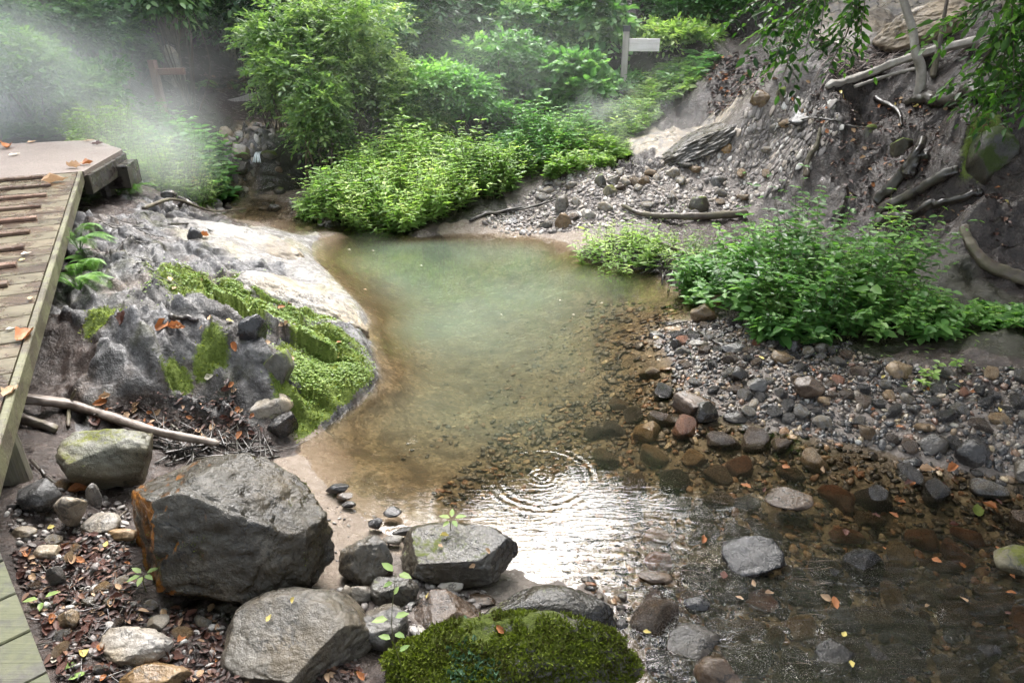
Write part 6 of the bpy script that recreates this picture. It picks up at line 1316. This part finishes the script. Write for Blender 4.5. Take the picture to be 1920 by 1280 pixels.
for px, py, L, c, lb, k in [(150, 925, .15, 'orange brown', 'large curled orange brown leaf below the pale mossy boulder', 4), (132, 918, .12, 'tan', 'tan curled leaf beside the large orange brown one', 4), (98, 992, .055, 'yellow', 'yellow leaf on the grit left of the big boulder', 0), (255, 1163, .06, 'yellow', 'yellow leaf above the hollowed stone', 0), (222, 1105, .06, 'tan', 'pale tan leaf left of the seedling', 1), (425, 1118, .06, 'yellow', 'yellow leaf at the foot of the big boulder', 0), (468, 1232, .055, 'orange brown', 'orange leaf standing at the bottom of the oval topped boulder', 3), (445, 1255, .09, 'orange brown', 'orange brown leaf at the bottom left of the oval topped boulder', 2), (375, 1270, .07, 'tan', 'tan leaf at the bottom edge', 1), (660, 1265, .07, 'yellow', 'yellow leaf right of the oval topped boulder at the bottom edge', 1), (130, 1255, .07, 'green', 'pale green leaf at the bottom left', 1), (145, 1275, .08, 'green', 'green leaf cut by the bottom edge', 1), (105, 1240, .06, 'pale', 'pale leaf near the near walk', 0), (395, 1145, .07, 'tan', 'tan leaf at the foot of the big boulder', 1), (200, 1025, .05, 'yellow', 'narrow yellow leaf on the litter left of the big boulder', 0),
  (300, 613, .16, 'orange brown', 'brown curled leaf in the hollow of the outcrop', 4), (330, 618, .15, 'orange brown', 'orange brown leaf beside the black stick on the outcrop', 3), (235, 600, .14, 'dark brown', 'dark brown leaf by the moss cushion', 3), (190, 757, .12, 'orange brown', 'orange brown leaf in the muddy hollow', 2), (198, 745, .1, 'tan', 'tan leaf above the orange brown one in the muddy hollow', 2), (180, 788, .16, 'dark brown', 'dark red leaf by the driftwood pole', 1), (295, 775, .08, 'tan', 'tan leaf on the mud behind the driftwood', 1), (380, 445, .16, 'orange brown', 'orange leaf on the pale ridge', 3), (560, 565, .18, 'orange brown', 'long orange leaf on the pale slab near the water', 3), (440, 653, .1, 'orange brown', 'orange leaf at the dark rounded block', 3), (635, 668, .08, 'yellow', 'yellow leaf on the mossy nose', 1), (394, 708, .09, 'pale', 'cream leaf stuck on the outcrop face', 0), (430, 605, .07, 'yellow', 'yellow leaf on the moss', 0), (1297, 714, .12, 'orange brown', 'orange brown leaf lying in the shallows at the shingle', 1), (1735, 893, .13, 'tan', 'tan leaf in the water by the black pair of stones', 3), (1780, 890, .13, 'orange brown', 'red brown leaf right of the tan one in the water', 3), (1830, 968, .14, 'green', 'yellow green lobed leaf in the water near the right edge', 1), (1850, 960, .1, 'orange brown', 'red leaf beside the yellow green lobed leaf', 3), (1420, 640, .07, 'orange brown', 'rust leaf among the shingle', 2), (1245, 1060, .08, 'orange brown', 'orange leaf drowned by the lip of the run', 1)]:
    p = hit(px, py); drop(p + Z3*(.03 if p[2] < 0 else .005), gnorm(p[0], p[1]), L, c, lb, k=k)
for px, py, z, L, c, lb in [(1213, 1188, .012, .05, 'yellow', 'yellow leaf floating on the dark water right of the moss boulder'), (1582, 1192, .02, .05, 'yellow', 'yellow leaf on the upper end of the flat squarish slab'), (1596, 1248, .02, .05, 'yellow', 'yellow leaf on the lower end of the flat squarish slab'), (655, 470, .004, .07, 'pale', 'pale leaf floating near the ridge nose'), (790, 500, .004, .05, 'pale', 'white fleck floating on the green part of the pool'), (685, 545, .004, .06, 'tan', 'tan leaf floating off the pale slab'), (1050, 565, .004, .04, 'pale', 'white fleck floating in the middle of the pool'), (940, 592, .004, .035, 'pale', 'white fleck floating left of the middle of the pool'), (1128, 570, .004, .04, 'pale', 'white fleck floating toward the right bank'), (1075, 592, .004, .035, 'pale', 'white fleck floating below the one toward the right bank'), (1235, 677, .004, .05, 'pale', 'white fleck floating by the shingle point'), (700, 472, .004, .06, 'pale', 'pale leaf floating near the far left shore')]:
    drop(W(px, py, z), Z3, L, c, lb, k=0)  # white flecks are leaf meshes standing in for bubbles and rain sparkles
# on top of stones
from mathutils.bvhtree import BVHTree
def on_stone(o, px, py, L, c, lb, k=0):
    bv = BVHTree.FromPolygons([o.matrix_basis @ v.co for v in o.data.vertices], [p.vertices[:] for p in o.data.polygons]); d = unit(ray(px, py))
    q, n, *_ = bv.ray_cast(Vector((0, 0, CAMZ)), Vector(d))
    if q is not None: drop(np.array(q), np.array(n), L, c, lb, k=k)
ST = {o['label']: o for o in COL.objects if o.get('category') in ('boulder', 'stone')}
def find(s): return next(o for l, o in ST.items() if l.startswith(s))
RG, WF = find('smooth matt grey'), find('flat topped wet')
on_stone(RG, 506, 1160, .045, 'yellow', 'pale yellow leaf on the oval top of the matt grey boulder'); on_stone(RG, 551, 1128, .04, 'yellow', 'upright yellow leaf near the back of the oval topped boulder', 3)
on_stone(WF, 835, 1008, .06, 'yellow', 'yellow leaf on the back of the flat topped boulder', 3); on_stone(WF, 826, 1026, .04, 'tan', 'small tan leaf on the flat topped boulder'); on_stone(WF, 915, 1036, .045, 'tan', 'curled tan leaf near the moss of the flat topped boulder', 3); on_stone(WF, 884, 1060, .045, 'tan', 'pinkish leaf at the front of the flat topped boulder')
on_stone(MOSSB, 940, 1180, .06, 'orange brown', 'red brown leaf on the moss covered boulder', 2); on_stone(find('rounded brown boulder'), 806, 1118, .04, 'yellow', 'yellow leaf on the rounded brown boulder')
# scattered leaves
def scatter_leaves(poly, n, cols, where, Ls=(.035, .09)):
    q = poly_sample(rl, poly, n); nm = list(cols); pr = np.array(list(cols.values()), float); pr /= pr.sum()
    for x, y in q:
        c = nm[rl.choice(len(nm), p=pr)]; z = g1(x, y)
        drop((x, y, max(z, .0)+.004), gnorm(x, y) + rl.normal(size=3)*.25, rl.uniform(*Ls), c, f'{c} fallen leaf {where}', f'{c} leaves {where}')
FGP = [(20, 1040), (150, 1000), (240, 1040), (250, 1130), (400, 1165), (440, 1230), (660, 1240), (690, 1280), (120, 1280), (60, 1130)]
scatter_leaves(FGP, 95, {'dark brown': 8, 'orange brown': 1.6, 'tan': 1.4, 'yellow': .5}, 'in the damp litter at the bottom left')
scatter_leaves([(1480, 200), (1700, 160), (1900, 200), (1900, 420), (1700, 420), (1560, 340)], 60, {'tan': 3, 'orange brown': 2, 'yellow': 1.2}, 'on the dark slope at right', (.05, .11))
scatter_leaves([(1330, 90), (1420, 130), (1430, 200), (1320, 210)], 28, {'orange brown': 3, 'dark brown': 2, 'tan': 1}, 'under the bare brown bank', (.07, .12))
scatter_leaves([(1350, 600), (1700, 700), (1900, 720), (1900, 860), (1500, 790)], 34, {'tan': 2, 'orange brown': 2, 'yellow': 1}, 'on the wet shingle', (.03, .07))
scatter_leaves([(170, 790), (430, 830), (520, 845), (430, 720), (250, 760)], 26, {'tan': 2, 'orange brown': 2, 'dark brown': 2}, 'on the mud behind the driftwood', (.04, .09))
scatter_leaves([(300, 500), (560, 560), (660, 680), (480, 650), (250, 600)], 18, {'tan': 2, 'orange brown': 2}, 'over the outcrop', (.05, .1))
scatter_leaves([(1250, 1000), (1500, 880), (1900, 940), (1900, 1200), (1400, 1250)], 30, {'orange brown': 3, 'tan': 2, 'dark brown': 2}, 'drowned in the shallow run', (.04, .09))
# fine leaf litter nobody could count
mb = MB()
for poly, n, s in ((FGP, 2600, .035), ([(170, 790), (430, 830), (520, 845), (430, 720), (250, 760)], 500, .035), ([(1330, 90), (1440, 110), (1440, 220), (1320, 215)], 600, .08), ([(1500, 200), (1700, 160), (1900, 200), (1900, 500), (1700, 440), (1560, 340)], 1300, .055), ([(370, 175), (470, 160), (500, 140), (380, 140)], 400, .12)):
    q = poly_sample(rl, poly, n); z = gz(q[:, 0], q[:, 1]) + .004 + rl.rand(n)*.01; a = rl.rand(n)*6.28; l = s*rl.uniform(.5, 1.3, n)
    add_leaves(mb, np.c_[q, z], np.stack([np.cos(a), np.sin(a), rl.normal(size=n)*.25], 1), Z3 + rl.normal(size=(n, 3))*.35, l, l*.5, rl.rand(n), .2, .4)
m = Mat('damp leaf litter'); cl = m.ramp(m.attr('tint'), [(0, (.012, .008, .008)), (.5, (.04, .022, .018)), (.8, (.085, .042, .032)), (.95, (.16, .085, .05)), (1, (.3, .2, .12))])
tag(mb.build('leaf_litter', m.done(m.pbsdf(cl, .55, None, .3))), 'damp dark brown leaf litter', kind='stuff')
# ================================================================== AIR, LIGHT, CAMERA
def steam(label, c, half, dens, seed, scale=1.6, lo=.42, hi=.75):
    m = Mat('steam'); V = m.n('TexCoord').outputs['Object']; P = m.n('NewGeometry').outputs['Position']
    r = m.vmath('LENGTH', V); fall = m.step(r, 1.0, .15)
    n = m.noise(m.vmath('ADD', P, (seed*3.1, seed*1.7, 0)), scale, 3, .55, .4)
    d = m.math('MULTIPLY', m.math('MULTIPLY', fall, m.step(n, lo, hi)), dens)
    vol = m.n('VolumePrincipled', {'Color': (.97, .98, 1.0), 'Density': d, 'Anisotropy': .5}).outputs[0]
    v, f = ico(3); mb = MB(); mb.add(v, f); o = mb.build('steam', m.done(volume=vol)); o.location = c; o.scale = half
    return tag(o, label, kind='stuff')
steam('thick white steam drifting over the landing at left', (-7.6, 9.4, 1.5), (3.2, 1.6, 1.5), 1.7, 1, .8, .12, .7)
steam('thin steam curling round the landing corner', (-4.2, 8.2, 1.0), (1.1, .9, .9), 1.0, 2, 1.2, .15, .75)
steam('faint steam over the herbs below the white sign', (1.6, 9.9, 1.0), (1.4, .8, .7), 1.3, 3, 2.0)
steam('wide pale mist hanging over the far left bank', (-7.0, 11.4, 1.5), (3.2, 2.4, 1.7), .42, 7, .6, .25, .7)
steam('thin veil of vapour over the far bank of the pool', (-.5, 10.6, 1.3), (6.5, 2.2, 1.9), .11, 5, .7, .3, .7)
w = bpy.data.worlds.new('World'); scene.world = w; w.use_nodes = True; nt = w.node_tree
sky = nt.nodes.new('ShaderNodeTexSky'); sky.sky_type = 'NISHITA'; sky.sun_disc = False
SUN_EL, SUN_AZ = 53.0, 2.0       # the bright gap in the cloud and canopy ahead of the camera
sky.sun_elevation = R(SUN_EL); sky.sun_rotation = R(SUN_AZ); sky.air_density = 1.0; sky.dust_density = 4.0; sky.ozone_density = 1.0
bg = nt.nodes['Background']; hs = nt.nodes.new('ShaderNodeHueSaturation'); hs.inputs['Saturation'].default_value = .35   # overcast: a nearly white sky
nt.links.new(sky.outputs[0], hs.inputs['Color']); nt.links.new(hs.outputs[0], bg.inputs['Color']); bg.inputs['Strength'].default_value = .15
ld = bpy.data.lights.new('sun', 'SUN'); ld.energy = .9; ld.angle = R(46); ld.color = (1, .985, .96)
lo = bpy.data.objects.new('sun', ld); COL.objects.link(lo)
sd = Vector((math.sin(R(SUN_AZ))*math.cos(R(SUN_EL)), math.cos(R(SUN_AZ))*math.cos(R(SUN_EL)), math.sin(R(SUN_EL))))
lo.rotation_euler = sd.to_track_quat('Z', 'Y').to_euler()
cam = bpy.data.cameras.new('camera'); co = bpy.data.objects.new('camera', cam); COL.objects.link(co)
co.location = (0, 0, CAMZ); co.rotation_euler = (PI/2 - PITCH, 0, 0); cam.sensor_width = 36; cam.lens = 36*FPX/1920; cam.clip_start = .05; cam.clip_end = 300
scene.camera = co
scene.view_settings.view_transform = 'Standard'; scene.view_settings.look = 'None'; scene.view_settings.gamma = 1; scene.view_settings.exposure = 3.05
cy = scene.cycles; cy.use_denoising = True; cy.max_bounces = 8; cy.transparent_max_bounces = 12; cy.volume_bounces = 6; cy.volume_step_rate = 2.0; cy.volume_max_steps = 128
cy.diffuse_bounces = 4; cy.glossy_bounces = 3; cy.transmission_bounces = 4; cy.sample_clamp_indirect = 6; cy.caustics_reflective = False; cy.caustics_refractive = False
